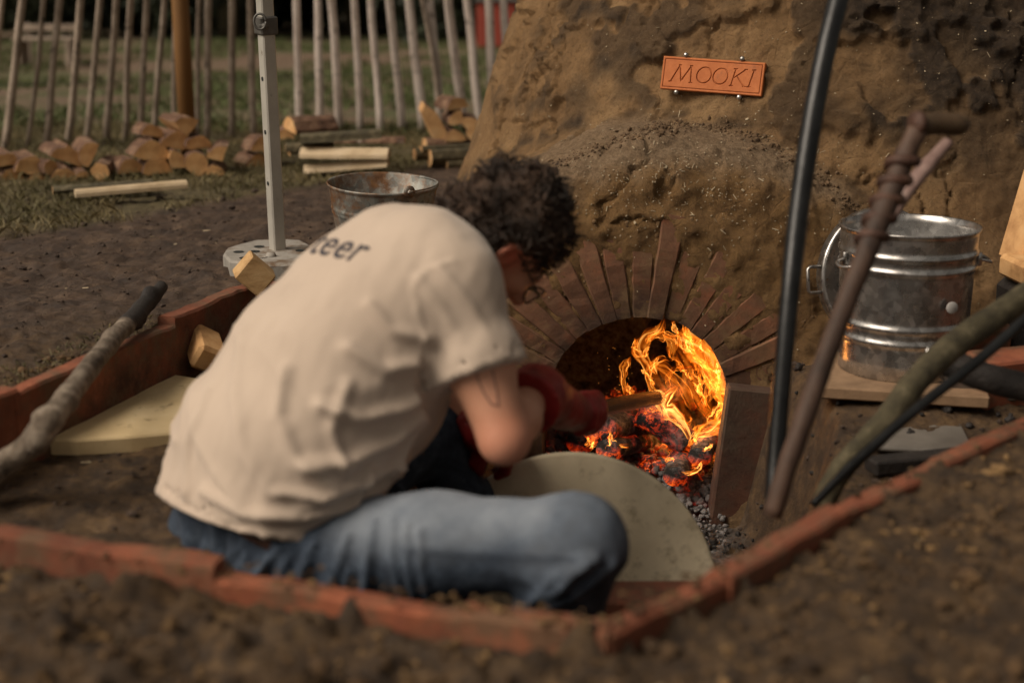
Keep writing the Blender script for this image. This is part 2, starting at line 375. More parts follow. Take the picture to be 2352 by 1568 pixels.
c = m.mix(m.ramp(m.noise(16, 7, .75), [(.52, 0), (.68, .7)]), c, (.22, .17, .10)); c = m.mix(m.ramp(m.noise(4, 3, .6, .6), [(.6, 0), (.72, .35)]), c, (.13, .105, .06)); m.set(c, .85); m.bump(m.noise(70, 5), .25, .002); MBOARD = m.m
MBOARDL = simple('fire_board_pale', [(.3, (.54, .41, .22)), (.55, (.66, .52, .30)), (.75, (.72, .59, .37))], 7, .88, .3, 60, .003, dirt_shade=((.20, .14, .07), 22, .6, .74))
# the man
m = Mt('tshirt'); c = m.ramp(m.noise(3, 4), [(.3, (.49, .40, .325)), (.7, (.57, .475, .39))]); c = m.mix(m.ramp(m.noise(4.5, 6, .7), [(.60, 0), (.78, .35)]), c, (.30, .235, .19)); m.set(c, .92); m.b.inputs['Sheen Weight'].default_value = .25
m.bump(m.noise(420, 3), .12, .001); MSHIRT = m.m
m = Mt('denim'); dn = m.ramp(m.noise(26, 6, .7), [(.3, (.013, .021, .036)), (.52, (.034, .052, .083)), (.75, (.090, .122, .168))])
fd = m.ramp(m.noise(15, 6, .7), [(.3, (.14, .17, .215)), (.7, (.225, .26, .305))]); fade = m.math('MULTIPLY', m.attr('fade'), m.ramp(m.noise(9, 5), [(.2, .75), (.6, 1)]))
c = m.mix(fade, dn, fd); c = m.mix(m.attr('seam'), c, (.013, .022, .040)); m.set(c, .92); m.bump(m.noise(300, 3), .3, .0015); MDENIM = m.m
m = Mt('skin'); c = m.ramp(m.noise(9, 5), [(.3, (.54, .27, .17)), (.7, (.65, .35, .235))]); c = m.mix(m.attr('red'), c, (.60, .15, .09)); m.set(c, .52); m.b.inputs['Subsurface Weight'].default_value = .12
m.b.inputs['Subsurface Radius'].default_value = (.012, .005, .003); m.bump(m.noise(180, 4), .15, .001); MSKIN = m.m
MHAIR = simple('hair', [(.3, (.014, .009, .006)), (.52, (.050, .029, .018)), (.7, (.12, .068, .040))], 15, .45, .9, 130, .01)
m = Mt('red_leather'); c = m.ramp(m.noise(14, 6), [(.3, (.13, .006, .005)), (.7, (.34, .012, .009))]); c = m.mix(m.ramp(m.noise(20, 5), [(.58, 0), (.7, .6)]), c, (.08, .012, .01)); m.set(c, .55); m.bump(m.noise(60, 5), .4, .004); MGLOVE = m.m
MBELT = simple('belt_leather', [(.3, (.03, .014, .010)), (.7, (.07, .03, .02))], 20, .55)
MINK = simple('print_ink', [(.3, (.035, .034, .045)), (.7, (.06, .058, .07))], 60, .8)
MTATT = simple('tattoo_ink', [(.3, (.20, .105, .085)), (.7, (.24, .13, .10))], 60, .6)
MFRAME = simple('spectacle_frame', [(.3, (.02, .012, .008)), (.7, (.05, .03, .02))], 40, .3)
m = Mt('lens'); m.set((.9, .9, .9), .02); m.b.inputs['Transmission Weight'].default_value = 1; m.b.inputs['IOR'].default_value = 1.05; MLENS = m.m
MBOOT = simple('boot_leather', [(.3, (.02, .014, .01)), (.7, (.06, .042, .03))], 20, .6)
# vegetation
def leafmat(name, a, b, c3):
    m = Mt(name); m.set(m.ramp(m.noise(2.5, 4), [(.3, a), (.5, b), (.7, c3)]), .7); return m.m
MLEAF = leafmat('dark_leaves', (.006, .010, .004), (.014, .022, .008), (.028, .038, .014))
MLEAFB = leafmat('olive_leaves', (.010, .014, .005), (.022, .030, .010), (.042, .050, .018))
MGRASS = leafmat('grass_blades', (.060, .056, .020), (.135, .115, .048), (.26, .20, .10))
MLAWN = leafmat('lawn_blades', (.050, .070, .020), (.090, .115, .036), (.14, .16, .06))
MSTRAW = simple('straw', [(.3, (.26, .20, .12)), (.7, (.50, .42, .29))], 40, .8)
# fire
m = Mt('flame'); m.t.nodes.remove(m.b)
uvn = m.n('UVMap').outputs[0]; mp = m.n('Mapping'); mp.inputs['Scale'].default_value = (1.5, .7, 1); m.l(uvn, mp.inputs[0])
st = m.noise(2.4, 2, .5, 2.4, co=mp.outputs[0]); lw = m.n('LayerWeight'); lw.inputs[0].default_value = .45
sep = m.n('SeparateXYZ'); m.l(uvn, sep.inputs[0])
edge = m.math('MULTIPLY', sep.outputs[0], m.math('SUBTRACT', 1.0, sep.outputs[0])); edge = m.math('MINIMUM', m.math('MULTIPLY', edge, 14.0), 1.0)
tip = m.math('MINIMUM', m.math('MULTIPLY', m.math('SUBTRACT', 1.0, sep.outputs[1]), 5.0), 1.0); root = m.math('MINIMUM', m.math('MULTIPLY', sep.outputs[1], 8.0), 1.0)
fil = m.ramp(st, [(.35, .03), (.50, .30), (.58, .14), (.75, .42)])
den = m.math('ADD', m.math('MULTIPLY', fil, .60), m.math('MULTIPLY', m.math('POWER', lw.outputs['Facing'], 1.6), .95))
den = m.math('MULTIPLY', m.math('MULTIPLY', den, edge), m.math('MULTIPLY', tip, root)); den = m.math('MULTIPLY', den, m.attr('hot'))
col = m.ramp(den, [(0, (.60, .06, .0)), (.25, (1, .17, .006)), (.65, (1, .26, .02)), (1.0, (1, .46, .10))])
em = m.n('Emission'); m.l(col, em.inputs[0]); m.l(m.math('MULTIPLY', den, .95), em.inputs[1]); tr = m.n('BsdfTransparent'); ad = m.n('AddShader')
m.l(em.outputs[0], ad.inputs[0]); m.l(tr.outputs[0], ad.inputs[1]); m.l(ad.outputs[0], m.out.inputs[0]); MFLAME = m.m
def embermat(name, glow, ashy, th=(.50, .62)):
    m = Mt(name); vo = m.voro(34, 'DISTANCE_TO_EDGE'); crk = m.ramp(m.noise(26, 4, .7, 1.5), [(.50, 0), (.56, 1), (.62, 0)])
    c = m.mix(m.ramp(m.noise(22, 6, .75), [(.5 - ashy*.25, 0), (.72 - ashy*.25, 1)]), (.012, .010, .009), (.17, .16, .158)); m.set(c, .95)
    hot = m.math('MULTIPLY', m.ramp(m.noise(5.5, 3), [(th[0], 0), (th[1], 1)]), m.attr('glow'))
    g = m.math('MULTIPLY', m.math('ADD', m.math('MULTIPLY', crk, 1.0), m.math('MULTIPLY', m.ramp(m.noise(45, 3), [(.5, 0), (.7, 1)]), .5)), hot)
    m.l(m.ramp(g, [(0, (1, .02, 0)), (1, (1, .16, .01))]), m.b.inputs['Emission Color']); m.l(m.math('MULTIPLY', g, glow), m.b.inputs['Emission Strength'])
    b1 = m.bump(m.noise(34, 5, .7, 1.2), .9, .010); m.bump(m.noise(120, 5), .5, .003, b1); return m.m
MEMBER = embermat('embers', 1.25, 1.0); MCHARLOG = embermat('charred_log', 1.3, .15, (.46, .64))
m = Mt('spark'); m.t.nodes.remove(m.b); em = m.n('Emission'); em.inputs[0].default_value = (1, .35, .05, 1); em.inputs[1].default_value = 3; m.l(em.outputs[0], m.out.inputs[0]); MSPARK = m.m
# ------------------------------------------------------------------ the ground: one sheet with the pit dug into it
RIM_FRONT = [A(-1.42, 2.36), A(-1.10, 2.16), A(-.785, 2.04), A(-.43, 1.92), A(-.06, 1.79), A(.125, 1.735), A(.30, 1.90), A(.52, 2.15), A(.76, 2.39), A(1.02, 2.64), A(1.40, 2.99), A(1.85, 3.45)]
RIM_LEFT = [A(-.08, 4.02), A(-.40, 3.96), A(-.715, 3.86), A(-.86, 3.45), A(-1.045, 2.83), A(-1.25, 2.40)]
POLY = np.array([A(2.2, 4.6), A(.05, 4.7)] + RIM_LEFT + RIM_FRONT[:])
def polysd(X, Y, pl):
    d = np.full(X.shape, 1e9); ins = np.zeros(X.shape, bool)
    for i in range(len(pl)):
        a, b = pl[i], pl[(i+1) % len(pl)]; v = b - a; t = np.clip(((X-a[0])*v[0] + (Y-a[1])*v[1]) / np.dot(v, v), 0, 1)
        d = np.minimum(d, np.hypot(X-a[0]-t*v[0], Y-a[1]-t*v[1]))
        c = ((a[1] > Y) != (b[1] > Y)) & (X < (b[0]-a[0]) * (Y-a[1]) / (b[1]-a[1] + 1e-12) + a[0]); ins ^= c
    return np.where(ins, -d, d)
def linesd(X, Y, pl):
    d = np.full(X.shape, 1e9)
    for a, b in zip(pl[:-1], pl[1:]):
        v = b - a; t = np.clip(((X-a[0])*v[0] + (Y-a[1])*v[1]) / np.dot(v, v), 0, 1); d = np.minimum(d, np.hypot(X-a[0]-t*v[0], Y-a[1]-t*v[1]))
    return d
CHAN = [A(.35, 4.8), A(.345, 3.5), A(.20, 2.85), A(.13, 2.3)]
def ground_z(X, Y, detail=True):
    X = np.asarray(X, float); Y = np.asarray(Y, float)
    p = np.stack([X, Y, np.zeros_like(X)], -1); d = polysd(X, Y, POLY)
    out = -.012 + .012*fbm(p, 1.3, 3, 5)
    near = sst(2.75, 2.1, Y) * sst(1.2, .3, X) * (d > 0)
    out = out - .012 * near + .022*sst(.25, .6, X)*sst(3.3, 2.9, Y)*sst(.30, .04, d)*(d > 0) + .030*near*sst(.04, .30, d)*np.maximum(0, fbm(p, 5, 2, 19) + .3)
    right = sst(.15, .5, X) * sst(3.2, 2.9, Y)
    ledge = -.150 - .03*sst(.6, 1.2, X) - .03*sst(.2, .9, -d) + .012*fbm(p, 4, 3, 8)
    bank = -.035 - .165 * sst(.03, .34, -d + .03*fbm(p, 6, 2, 4))
    ins = ledge*(1-right) + bank*right
    bm_ = sst(.42, .22, np.hypot(X - 1.0, (Y - 3.45)*1.1)); ins = ins*(1-bm_) + (-.135 + .01*fbm(p, 6, 2, 41))*bm_
    cd = linesd(X, Y, CHAN) + .03*fbm(p, 5, 3, 2); hw = .36 - .09*sst(3.2, 3.6, Y) + .06*sst(.1, -.1, X)*sst(3.2, 2.9, Y)
    ch = sst(hw + .13, hw, cd) * sst(4.75, 4.6, Y); ins = ins*(1-ch) + (-.60)*ch
    z = np.where(d < 0, ins, out)
    if detail:
        mud = sst(3.0, 4.5, Y)
        rough = .020*fbm(p, 14, 5, 11, .6) + .010*fbm(p, 45, 3, 13)
        clod = np.minimum(np.maximum(fbm(p, 17, 3, 31, .55) - .12, 0) * .09, .026)
        fg = sst(3.0, 2.4, Y) * (d > 0)
        z = z + rough*(.75 + .5*fg)*sst(14, 6, Y) + clod*fg*(1.25 - .9*sst(.2, .6, X)) + .022*np.abs(fbm(p, 7, 4, 52, .6))*(d > .05)*sst(9, 5, Y)*sst(2.8, 3.2, Y) + np.maximum(fbm(p, 9, 3, 44) - .25, 0)*.05*(d > 0)*sst(7, 4, Y)*sst(2.6, 3.2, Y)
        z = z + .012*np.maximum(0, fbm(p, 30, 3, 77) - .1)*(d < 0)
    return z
def axis(lo, hi, st, far, far2, gr=1.07):
    a = list(np.arange(lo, hi, st)); s = st; x = a[-1]
    while x < far2: s = min(s*gr, 4); x += s; a.append(x)
    s = st; x = a[0]; b = []
    while x > far: s = min(s*gr, 4); x -= s; b.append(x)
    return np.array(b[::-1] + a)
gx = axis(-2.3, 1.75, .0105, -60, 60, 1.06); gy = axis(1.35, 4.0, .0105, -6, 90, 1.025)
X, Y = np.meshgrid(gx, gy, indexing='ij'); Z = ground_z(X, Y); nx, ny = X.shape
idx = np.arange(nx*ny).reshape(nx, ny); Q = np.stack([idx[:-1,:-1], idx[1:,:-1], idx[1:,1:], idx[:-1,1:]], -1).reshape(-1, 4)
pp = np.stack([X, Y, np.zeros_like(X)], -1); D = polysd(X, Y, POLY)
edge = 4.75 + (X + 1.7)*1.45 + .35*fbm(pp, 1.2, 4, 3)
dry = sst(-.1, .25, Y - edge) * sst(9.5, 8, Y) * sst(.9, .4, X); lawn = sst(7.6, 8.6, Y + .5*fbm(pp, .8, 2, 6)); path = sst(.18, .4, fbm(pp*[.35, 1, 1], .35, 3, 9) + .55*np.exp(-((Y-15.5)/1.6)**2) - .1)*sst(9, 11, Y)*.8
soil = np.clip(sst(3.1, 2.6, Y)*(D > 0) + (D < 0)*.75 + sst(.5, .15, np.abs(D))*sst(3.9, 3.2, Y)*.8, 0, 1)
ash = sst(.30, .2, linesd(X, Y, [A(.35, 4.8), A(.345, 3.45)]))*1.0
ground = put('ground', np.stack([X, Y, Z], -1).reshape(-1, 3), Q, MSOIL, attrs=dict(soil=soil.ravel(), dry=dry.ravel(), lawn=lawn.ravel(), path=path.ravel(), ash=ash.ravel()))
tag(ground, kind='structure')

# clods and crumbs of earth lying loose on the near bank
def lump(seed, sub=1):
    import bmesh
    bm = bmesh.new(); bmesh.ops.create_icosphere(bm, subdivisions=sub, radius=1); V = np.array([v.co[:] for v in bm.verts]); F = [tuple(v.index for v in f.verts) for f in bm.faces]; bm.free()
    V = V * (1 + .42*fbm(V, 1.4 + .5*sub, 3, seed))[:, None]*A(1, .75, 1); return V, F
LUMPS = [lump(s, 1) for s in range(6)]; LUMPS2 = [lump(s+9, 2) for s in range(5)]
def scatter(name, pts, sizes, mat, flat=.7, lib=LUMPS, parent=None, attrs=None, smooth=False):
    V = []; F = []; n = 0; at = []
    for i, (p, s) in enumerate(zip(pts, sizes)):
        v, f = lib[i % len(lib)]; a = rng.uniform(0, 6.28); c, q = math.cos(a), math.sin(a)
        M3 = A([c, -q, 0], [q, c, 0], [0, 0, flat*rng.uniform(.7, 1.2)]); V.append((v @ M3.T)*s*rng.uniform(.8, 1.25, 3) + p); F.append(np.array(f) + n); n += len(v)
        if attrs is not None: at.append(np.full(len(v), attrs[i]))
    return put(name, np.vstack(V), np.vstack(F), mat, parent, smooth=smooth, attrs={'glow': np.concatenate(at)} if attrs is not None else None)
px, py = rng.uniform(-1.1, 1.5, 9000), rng.uniform(1.3, 3.2, 9000); dd = polysd(px, py, POLY); ok = (dd > .035); px, py = px[ok], py[ok]
sz = rng.uniform(.002, .008, len(px)) * (1 + (rng.random(len(px)) > .95)*1.6)
MCLOD = simple('clod_earth', [(.3, (.016, .009, .005)), (.5, (.085, .048, .020)), (.68, (.26, .16, .068))], 9, .95, .6, 90, .003)
tag(scatter('soil_clods', np.stack([px, py, ground_z(px, py) + sz*.3], 1), sz, MCLOD), kind='stuff')
px, py = rng.uniform(-2.6, 1.6, 3800), rng.uniform(2.4, 6.2, 3800); dd = polysd(px, py, POLY); ok = (dd > .04) & ((px < -.2) | (dd > .1)) | (dd < -.05); px, py = px[ok], py[ok]
sz = rng.uniform(.002, .0085, len(px))*(1 + 1.2*(rng.random(len(px)) > .95))
MCRUMB = simple('mud_crumbs', [(.3, (.020, .013, .010)), (.6, (.065, .043, .030)), (.8, (.13, .09, .06))], 22, .9, .6, 90, .003)
tag(scatter('mud_crumbs', np.stack([px, py, ground_z(px, py) + sz*.2], 1), sz, MCRUMB), kind='stuff')

# kerb slabs that line the pit, each one its own piece
kerb = thing('kerb_edging', (0, 0, 0), 'low edging of reddish clay slabs set on edge around the dug pit', 'edging')
def slab(a, b, top, h, th, tilt=0, m=MKERB, seed=0):
    d = nrm(b - a); L = np.linalg.norm(b - a); c = (a + b)/2; n = A(-d[1], d[0])
    ax = A([d[0], d[1], 0], [n[0], n[1], 0], [0, 0, 1]); G1 = G()
    N = 14; V, F = [], []                                     # a slab with a worn, slightly wavy arris
    prof = [(-th/2, -h), (-th/2, -.006), (-th/2+.006, 0), (th/2-.006, 0), (th/2, -.006), (th/2, -h)]
    for i in range(N+1):
        for (q, z) in prof: V.append(A(c[0], c[1], top) + ax[0]*(i/N-.5)*(L+.012) + ax[1]*(q + tilt*z) + A(0, 0, z))
    V = np.array(V); V += .009*np.stack([fbm(V, 7, 3, seed+k) for k in range(3)], 1) + A(0, 0, 1)*(.003*fbm(V, 40, 2, seed))[:, None]
    k = len(prof); F = [(i*k+j, i*k+j+1, (i+1)*k+j+1, (i+1)*k+j) for i in range(N) for j in range(k-1)] + [tuple(range(k))[::-1], tuple(N*k+j for j in range(k))]
    return put('kerb_slab', V, F, m, kerb, smooth=False)
tops = [.02, .018, .028, .010, .016, .012, .022, .015, .024, .012, .018]
for i in range(len(RIM_FRONT)-1): slab(RIM_FRONT[i], RIM_FRONT[i+1], tops[i], .27, .042, .04*(-1)**i, MKERB, i*3)
tops = [.012, .022, .030, .012, .026, .006]
for i in range(len(RIM_LEFT)-1): slab(RIM_LEFT[i] + A(.0, 0), RIM_LEFT[i+1], tops[i], .25, .05, 0, MKERB, 50+i*3)
V = []
for a, b in zip(RIM_FRONT[:-1], RIM_FRONT[1:]):
    for _ in range(45):
        q = a + (b-a)*rng.random(); nn_ = nrm(A(b[1]-a[1], a[0]-b[0])); q = q + nn_*rng.normal(0, .016); V.append(A(q[0], q[1], .021)) if q[0] < .35 or rng.random() < .3 else None
tag(scatter('kerb_crumbs', V, rng.uniform(.002, .007, len(V)), MCLOD), kind='stuff')
tag(put('clay_plank', *box(PZ(1440, 1382, -.33), (.36, .10, .05), rotz(.04), .006, .003), MKERBD, smooth=False), 'short red clay slab lying just below the round pale cover', 'slab')

# ------------------------------------------------------------------ the kiln
KX, KY = 1.15, 5.15; AX, AZ, AR = .346, -.285, .253
def cone_r(z): return np.where(z < 1.1, 1.30 - .38*(z - .26), .9808 * np.sqrt(np.clip(1 - ((z-1.1)/.95)**2, 0.0001, 1)))
def daub(p):      # raised plates of roughly thrown mud on the upper wall
    up = sst(.36, .50, p[..., 2] + .10*fbm(p, 3, 3, 61) + .05*np.maximum(p[..., 0]-1.0, 0))
    t = fbm(p, 4.2, 4, 21, .55); plate = sst(-.06, .0, t) ; plate2 = sst(.16, .20, fbm(p, 6, 4, 27))
    return up, plate*up, plate2
kfx = np.arange(-.45, 2.62, .0095); kfy = np.concatenate([np.arange(3.5, 4.75, .0095), np.arange(4.78, 6.7, .035)]); kfz = np.concatenate([np.arange(-.75, .98, .0095), np.arange(1.0, 2.12, .03)])
KF = Field(kfx, kfy, kfz); X, Y, Z = KF.grid()
rr = np.sqrt((X-KX)**2 + (Y-KY)**2); cone = (rr - cone_r(Z).astype(np.float32))*.95
hx, hz = .45, -.35; e = np.sqrt(((X-hx)/.76)**2 + ((Z-hz)/.78)**2); he = (e - 1)*.66
ra = np.sqrt((X-AX)**2 + (Z-AZ)**2)
yf = 3.7285 - .006*sst(.46, .54, ra) + .30*np.maximum(ra - .52, 0) - .0*sst(.43, .56, ra + .025*np.sin(X*23 + 2)*np.cos(Z*19)) + .003*np.sin(X*61)*np.cos(Z*53) ; fr = yf - Y
k = .12; h = np.maximum(k - np.abs(he - fr), 0)/k; hood = np.maximum(he, fr) + h*h*k*.25
k = .045; h = np.maximum(k - np.abs(cone - hood), 0)/k; Fk = np.minimum(cone, hood) - h*h*k*.25
ar = AR + .10*sst(3.86, 4.2, Y)
arch = np.where(Z > AZ, ra - ar, np.maximum(np.abs(X-AX) - ar + .09*np.clip(AZ - Z, 0, 1)*(X > AX), -9)); arch = np.maximum(arch, Y - 4.9); arch = np.maximum(arch, 3.3 - Y)
Fk = np.maximum(Fk, -arch); Fk = np.maximum(Fk, -(Z + .72)); KF.F = Fk.astype(np.float32)
kV, kQ = KF.mesh(); kV = relax(kV, kQ, 1, .4); kN = vnormals(kV, kQ)
up, plate, plate2 = daub(kV)
ra = np.hypot(kV[:, 0]-AX, kV[:, 2]-AZ); fmask = sst(.62, .52, np.sqrt(((kV[:, 0]-hx)/1.15)**2 + ((kV[:, 2]-hz))**2)) * sst(4.0, 3.85, kV[:, 1])
inside = sst(AR + .13, AR + .03, np.where(kV[:, 2] > AZ, ra, np.abs(kV[:, 0]-AX))) * sst(3.74, 3.80, kV[:, 1])
near_brick = sst(.58, .48, ra)*(kV[:, 1] < 3.83)*(1-inside)
hoode = np.sqrt(((kV[:, 0]-hx)/.76)**2 + ((kV[:, 2]-hz)/.78)**2)
onhood = sst(1.06, .98, hoode) * (kV[:, 1] < 4.25)
rim = np.exp(-((hoode-1.03)/.03)**2) * sst(-.1, .15, kV[:, 2])
dsp = .010*fbm(kV, 7, 4, 1, .55)*(1-near_brick) + (.006+.002*near_brick)*fbm(kV, 26, 4, 2, .6) + .007*near_brick*fbm(kV, 12, 3, 66)*sst(.40, .52, ra) + .0035*fbm(kV, 70, 3, 3) + .012*near_brick*np.maximum(0, fbm(kV, 13, 4, 68, .6) - .26) + .030*plate*(.6+.5*plate2) + up*.012*fbm(kV, 15, 5, 14, .62)
dsp += onhood*(1-near_brick)*(.016*fbm(kV, 11, 4, 15, .6) + .012*np.maximum(0, fbm(kV, 22, 3, 33))) + .014*rim*np.maximum(0, fbm(kV, 28, 3, 34)+.3)
dsp -= .016*sst(.06, .0, np.abs(fbm(kV, 6, 4, 55)))*(1-inside)*sst(-.1, .2, fbm(kV, 2.5, 2, 56)); dsp += .007*np.abs(fbm(kV, 18, 3, 57))*(1-near_brick)
dsp -= .012*onhood*sst(.66, .54, ra)*(1-near_brick)
kV2 = kV + kN * dsp[:, None]
wet_shade = np.clip(sst(.0, .30, fbm(kV, 5, 4, 71) + .4*plate - .1)*up*.7 + rim*.8*sst(-.3, .2, fbm(kV, 14, 2, 72)) + sst(1.15, 1.65, kV[:, 0] + .40*fbm(kV, 3, 4, 73) + .45*kV[:, 2])*.95 + sst(.25, .45, fbm(kV, 7, 3, 74))*.25 + sst(-.25, -.45, kV[:, 2])*.55*(1-inside), 0, 1)  # dark wet mud, with the shade of the right flank painted in
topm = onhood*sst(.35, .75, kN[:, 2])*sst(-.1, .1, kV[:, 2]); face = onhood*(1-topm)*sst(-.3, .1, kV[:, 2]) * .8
soot = np.clip(inside*1.0 + near_brick*sst(.34, .24, ra)*.35, 0, 1)
kiln = thing('clay_kiln', (KX, KY, 0), 'big mud built kiln with a brick arched fire mouth and domed hood', 'kiln')
put('clay_wall', kV2, kQ, MCOB, kiln, attrs=dict(wet_shade=wet_shade, face=face, top=topm, soot=soot, inner=inside*sst(-.35, -.15, kV[:, 2])))
kbvh = BVHTree.FromPolygons([Vector(v) for v in kV2[::1]], [tuple(q) for q in kQ.tolist()])
# voussoirs round the fire mouth
NB = 19
for i in range(NB):
    a = R(4 + 172*i/(NB-1)) + rng.uniform(-.022, .022)
    pass
    r0 = AR - .004 + rng.uniform(-.004, .004); L = rng.uniform(.24, .285) - (.04 if i < 3 else 0); d = A(math.cos(a), 0, math.sin(a)); t = A(-math.sin(a), 0, math.cos(a))
    w0, w1 = .0435, .0640*rng.uniform(.90, 1.10); yfr = 3.722 + rng.uniform(-.004, .004); NS = 12; V = []
    for j in range(NS+1):
        s = j/NS; wd = (w0 + (w1-w0)*s)/2; c = A(AX, 0, AZ) + d*(r0 + L*s)
        for (q, yy) in ((-wd, yfr+.19), (-wd, yfr+.004), (-wd+.004, yfr), (wd-.004, yfr), (wd, yfr+.004), (wd, yfr+.19)): V.append(c + t*q + A(0, yy, 0))
    V = np.array(V); V[:, 1] += np.repeat(.014*sst(.60, 1.0, np.linspace(0, 1, NS+1)) * rng.uniform(.6, 1.2), 6)
    V += .0034*np.stack([fbm(V, 26, 4, 200+i*3+k, .65) for k in range(3)], 1); V[:, 1] += .004*np.abs(fbm(V, 25, 2, 300+i))
    F = [(j*6+q, j*6+q+1, (j+1)*6+q+1, (j+1)*6+q) for j in range(NS) for q in range(5)] + [(0, 5, 4, 3, 2, 1), tuple(NS*6+q for q in range(6))]
    put('brick', V, F, MBRICK, kiln, smooth=False)
# mud smeared in the joints
g = G()
for i in range(NB-1):
    a = R(4 + 172*(i+.5)/(NB-1)); 
    for _ in range(26):
        r = AR + .015 + .26*rng.random()**.7; v, f = LUMPS[rng.integers(6)]
        g.add(v*A(.0030 + .010*(r-AR), .004, .007)*rng.uniform(.5, 1.1) @ A([math.sin(a), 0, math.cos(a)], [0, 1, 0], [math.cos(a), 0, -math.sin(a)]) + A(AX + r*math.cos(a), 3.731, AZ + r*math.sin(a)), f)
mj = g.put('mortar', [simple('joint_mud', [(.3, (.09, .052, .024)), (.7, (.21, .13, .062))], 30, .95, .8, 90, .004)], kiln, smooth=False); mj['kind'] = 'stuff'
# upright jamb slabs
ax = rotz(.02, -.02, .11); put('jamb_slab', *box(P(1700, 1050, 3.665), (.125, .06, .40), ax, .006, .004, 4), brickmat('jamb_clay', (.075, .030, .018), (.135, .052, .028), (.19, .085, .05), (.07, .045, .03)), kiln, smooth=False)
put('jamb_slab', *box(A(AX-.31, 3.70, -.46), (.10, .10, .34), rotz(0, 0, 0), .006, .004, 8), MBRICK, kiln, smooth=False)
# courses of brick seen inside the mouth on its left wall
for r in range(6):
    for c in range(4):
        z = AZ - .20 + r*.072; off = .10*(r % 2); rad = AR + .035
        xw = AX - (math.sqrt(max(rad**2 - max(z-AZ, 0)**2, .0)) if z > AZ else rad)
        lean = math.atan2(max(z-AZ, 0), max(AX-xw, .05))
        put('brick', *box(A(xw-.008, 3.95 + c*.205 - off, z), (.06, .195, .064), rotz(0, 0, lean), .005, .003, r*7+c), MBRICK, kiln, smooth=False)
# straw in the mud
V = []; F = []; n = 0
for i in range(1150):
    u, v = rng.uniform(1080, 2352), rng.uniform(0, 1000)
    if rng.random() < .6: u, v = rng.normal(1560, 200), rng.normal(420, 85)
    q = P(u, v, 1.0) - A(0, 0, CAM_H); hit = kbvh.ray_cast(Vector((0, 0, CAM_H)), Vector(q))
    if hit[0] is None or hit[0].y > 5: continue
    p = np.array(hit[0]); nn = np.array(hit[1]); nn = nn if np.dot(nn, q) < 0 else -nn
    if abs(p[0]-AX) < .30 and p[2] < AZ + .28 and p[1] > 3.76: continue
    L = rng.uniform(.0007, .0028) if rng.random() < .93 else rng.uniform(.004, .009); wd = rng.uniform(.0006, .0016) if L > .005 else L*.6
    t = nrm(np.cross(nn, rng.normal(size=3))); b = np.cross(nn, t); p = p + nn*.0015
    V += [p - t*L - b*wd, p + t*L - b*wd + nn*.001, p + t*L + b*wd + nn*.002, p - t*L + b*wd, p + nn*.0016]; F += [(n, n+1, n+4), (n+1, n+2, n+4), (n+2, n+3, n+4), (n+3, n, n+4)]; n += 5
rp = smoothpath([A(1235, 402), A(1330, 356), A(1420, 322), A(1500, 300), A(1570, 290), A(1650, 298), A(1730, 318), A(1800, 350), A(1880, 405), A(1975, 490)], 60); pts = []; szs = []
for i in range(700):
    q_ = rp[int(rng.integers(60))] + rng.normal(0, 1, 2)*A(12, 6 + 6*(rng.random() > .7)); d_ = P(q_[0], q_[1], 1.0) - A(0, 0, CAM_H); hit = kbvh.ray_cast(Vector((0, 0, CAM_H)), Vector(d_))
    if hit[0] is not None: pts.append(np.array(hit[0])); szs.append(.0018 + .0075*rng.random()**3)
MDRK = simple('dry_crumb', [(.3, (.05, .030, .016)), (.7, (.17, .108, .058))], 40, .95, .8, 90, .004); cr_ = scatter('mud_crumbs', pts, szs, MDRK, .9, parent=kiln); cr_['kind'] = 'stuff'
put('straw_flecks', np.array(V), np.array(F), MSTRAW, kiln, smooth=False)['kind'] = 'stuff'

# the name plate, with its letters cut into the clay
def plate_strokes():
    S = []
    def L(*p): S.append([A(*q) for q in p])
    def ser(x, y, w): L((x-w, y), (x+w, y))
    h = 1.0
    L((.0, 0), (.33, h)); L((.33, h), (.52, .06)); L((.52, .06), (.90, h)); L((.90, h), (1.02, 0)); ser(0, 0, .07); ser(1.02, 0, .07); ser(.33, h, .05); ser(.90, h, .05)
    for cx in (1.62, 2.44): L(*[(cx + .36*math.cos(t), .5 + .47*math.sin(t)) for t in np.linspace(0, 2*math.pi, 28)])
    L((3.04, 0), (3.12, h)); L((3.62, h), (3.10, .46)); L((3.24, .58), (3.68, .0)); ser(3.04, 0, .07); ser(3.12, h, .07); ser(3.62, h, .06); ser(3.70, 0, .06)
    L((3.92, 0), (4.02, h)); ser(3.92, 0, .08); ser(4.02, h, .08)
    return S
pc = P(1641, 178, 4.0); hit = kbvh.ray_cast(Vector((0, 0, CAM_H)), Vector(pc) - Vector((0, 0, CAM_H))); pc = np.array(hit[0])
W, H = 2*.148, .094; sg = thing('name_plate', pc, 'small orange clay plate reading MOOKI pinned above the fire mouth', 'sign')
yaw = -R(22); nn = nrm(A(math.sin(yaw)*1.0, -math.cos(yaw), .20)); ex = nrm(np.cross(A(0, 0, 1), nn)); ex = nrm(ex - A(0, 0, .045)); ey = np.cross(nn, ex)
n1, n2 = 420, 140; U, T = np.meshgrid(np.linspace(-W/2, W/2, n1), np.linspace(-H/2, H/2, n2), indexing='ij')
S = plate_strokes(); sc = .0475; dm = np.full(U.shape, 9.0)
for st_ in S:
    q = np.array(st_); q = np.stack([(q[:, 0] - 2.01)*sc*1.22 + .10*sc*(q[:, 1]-.5), (q[:, 1]-.5)*sc], 1)
    for a, b in zip(q[:-1], q[1:]):
        v = b-a; t = np.clip(((U-a[0])*v[0] + (T-a[1])*v[1]) / np.dot(v, v), 0, 1); dm = np.minimum(dm, np.hypot(U-a[0]-t*v[0], T-a[1]-t*v[1]))
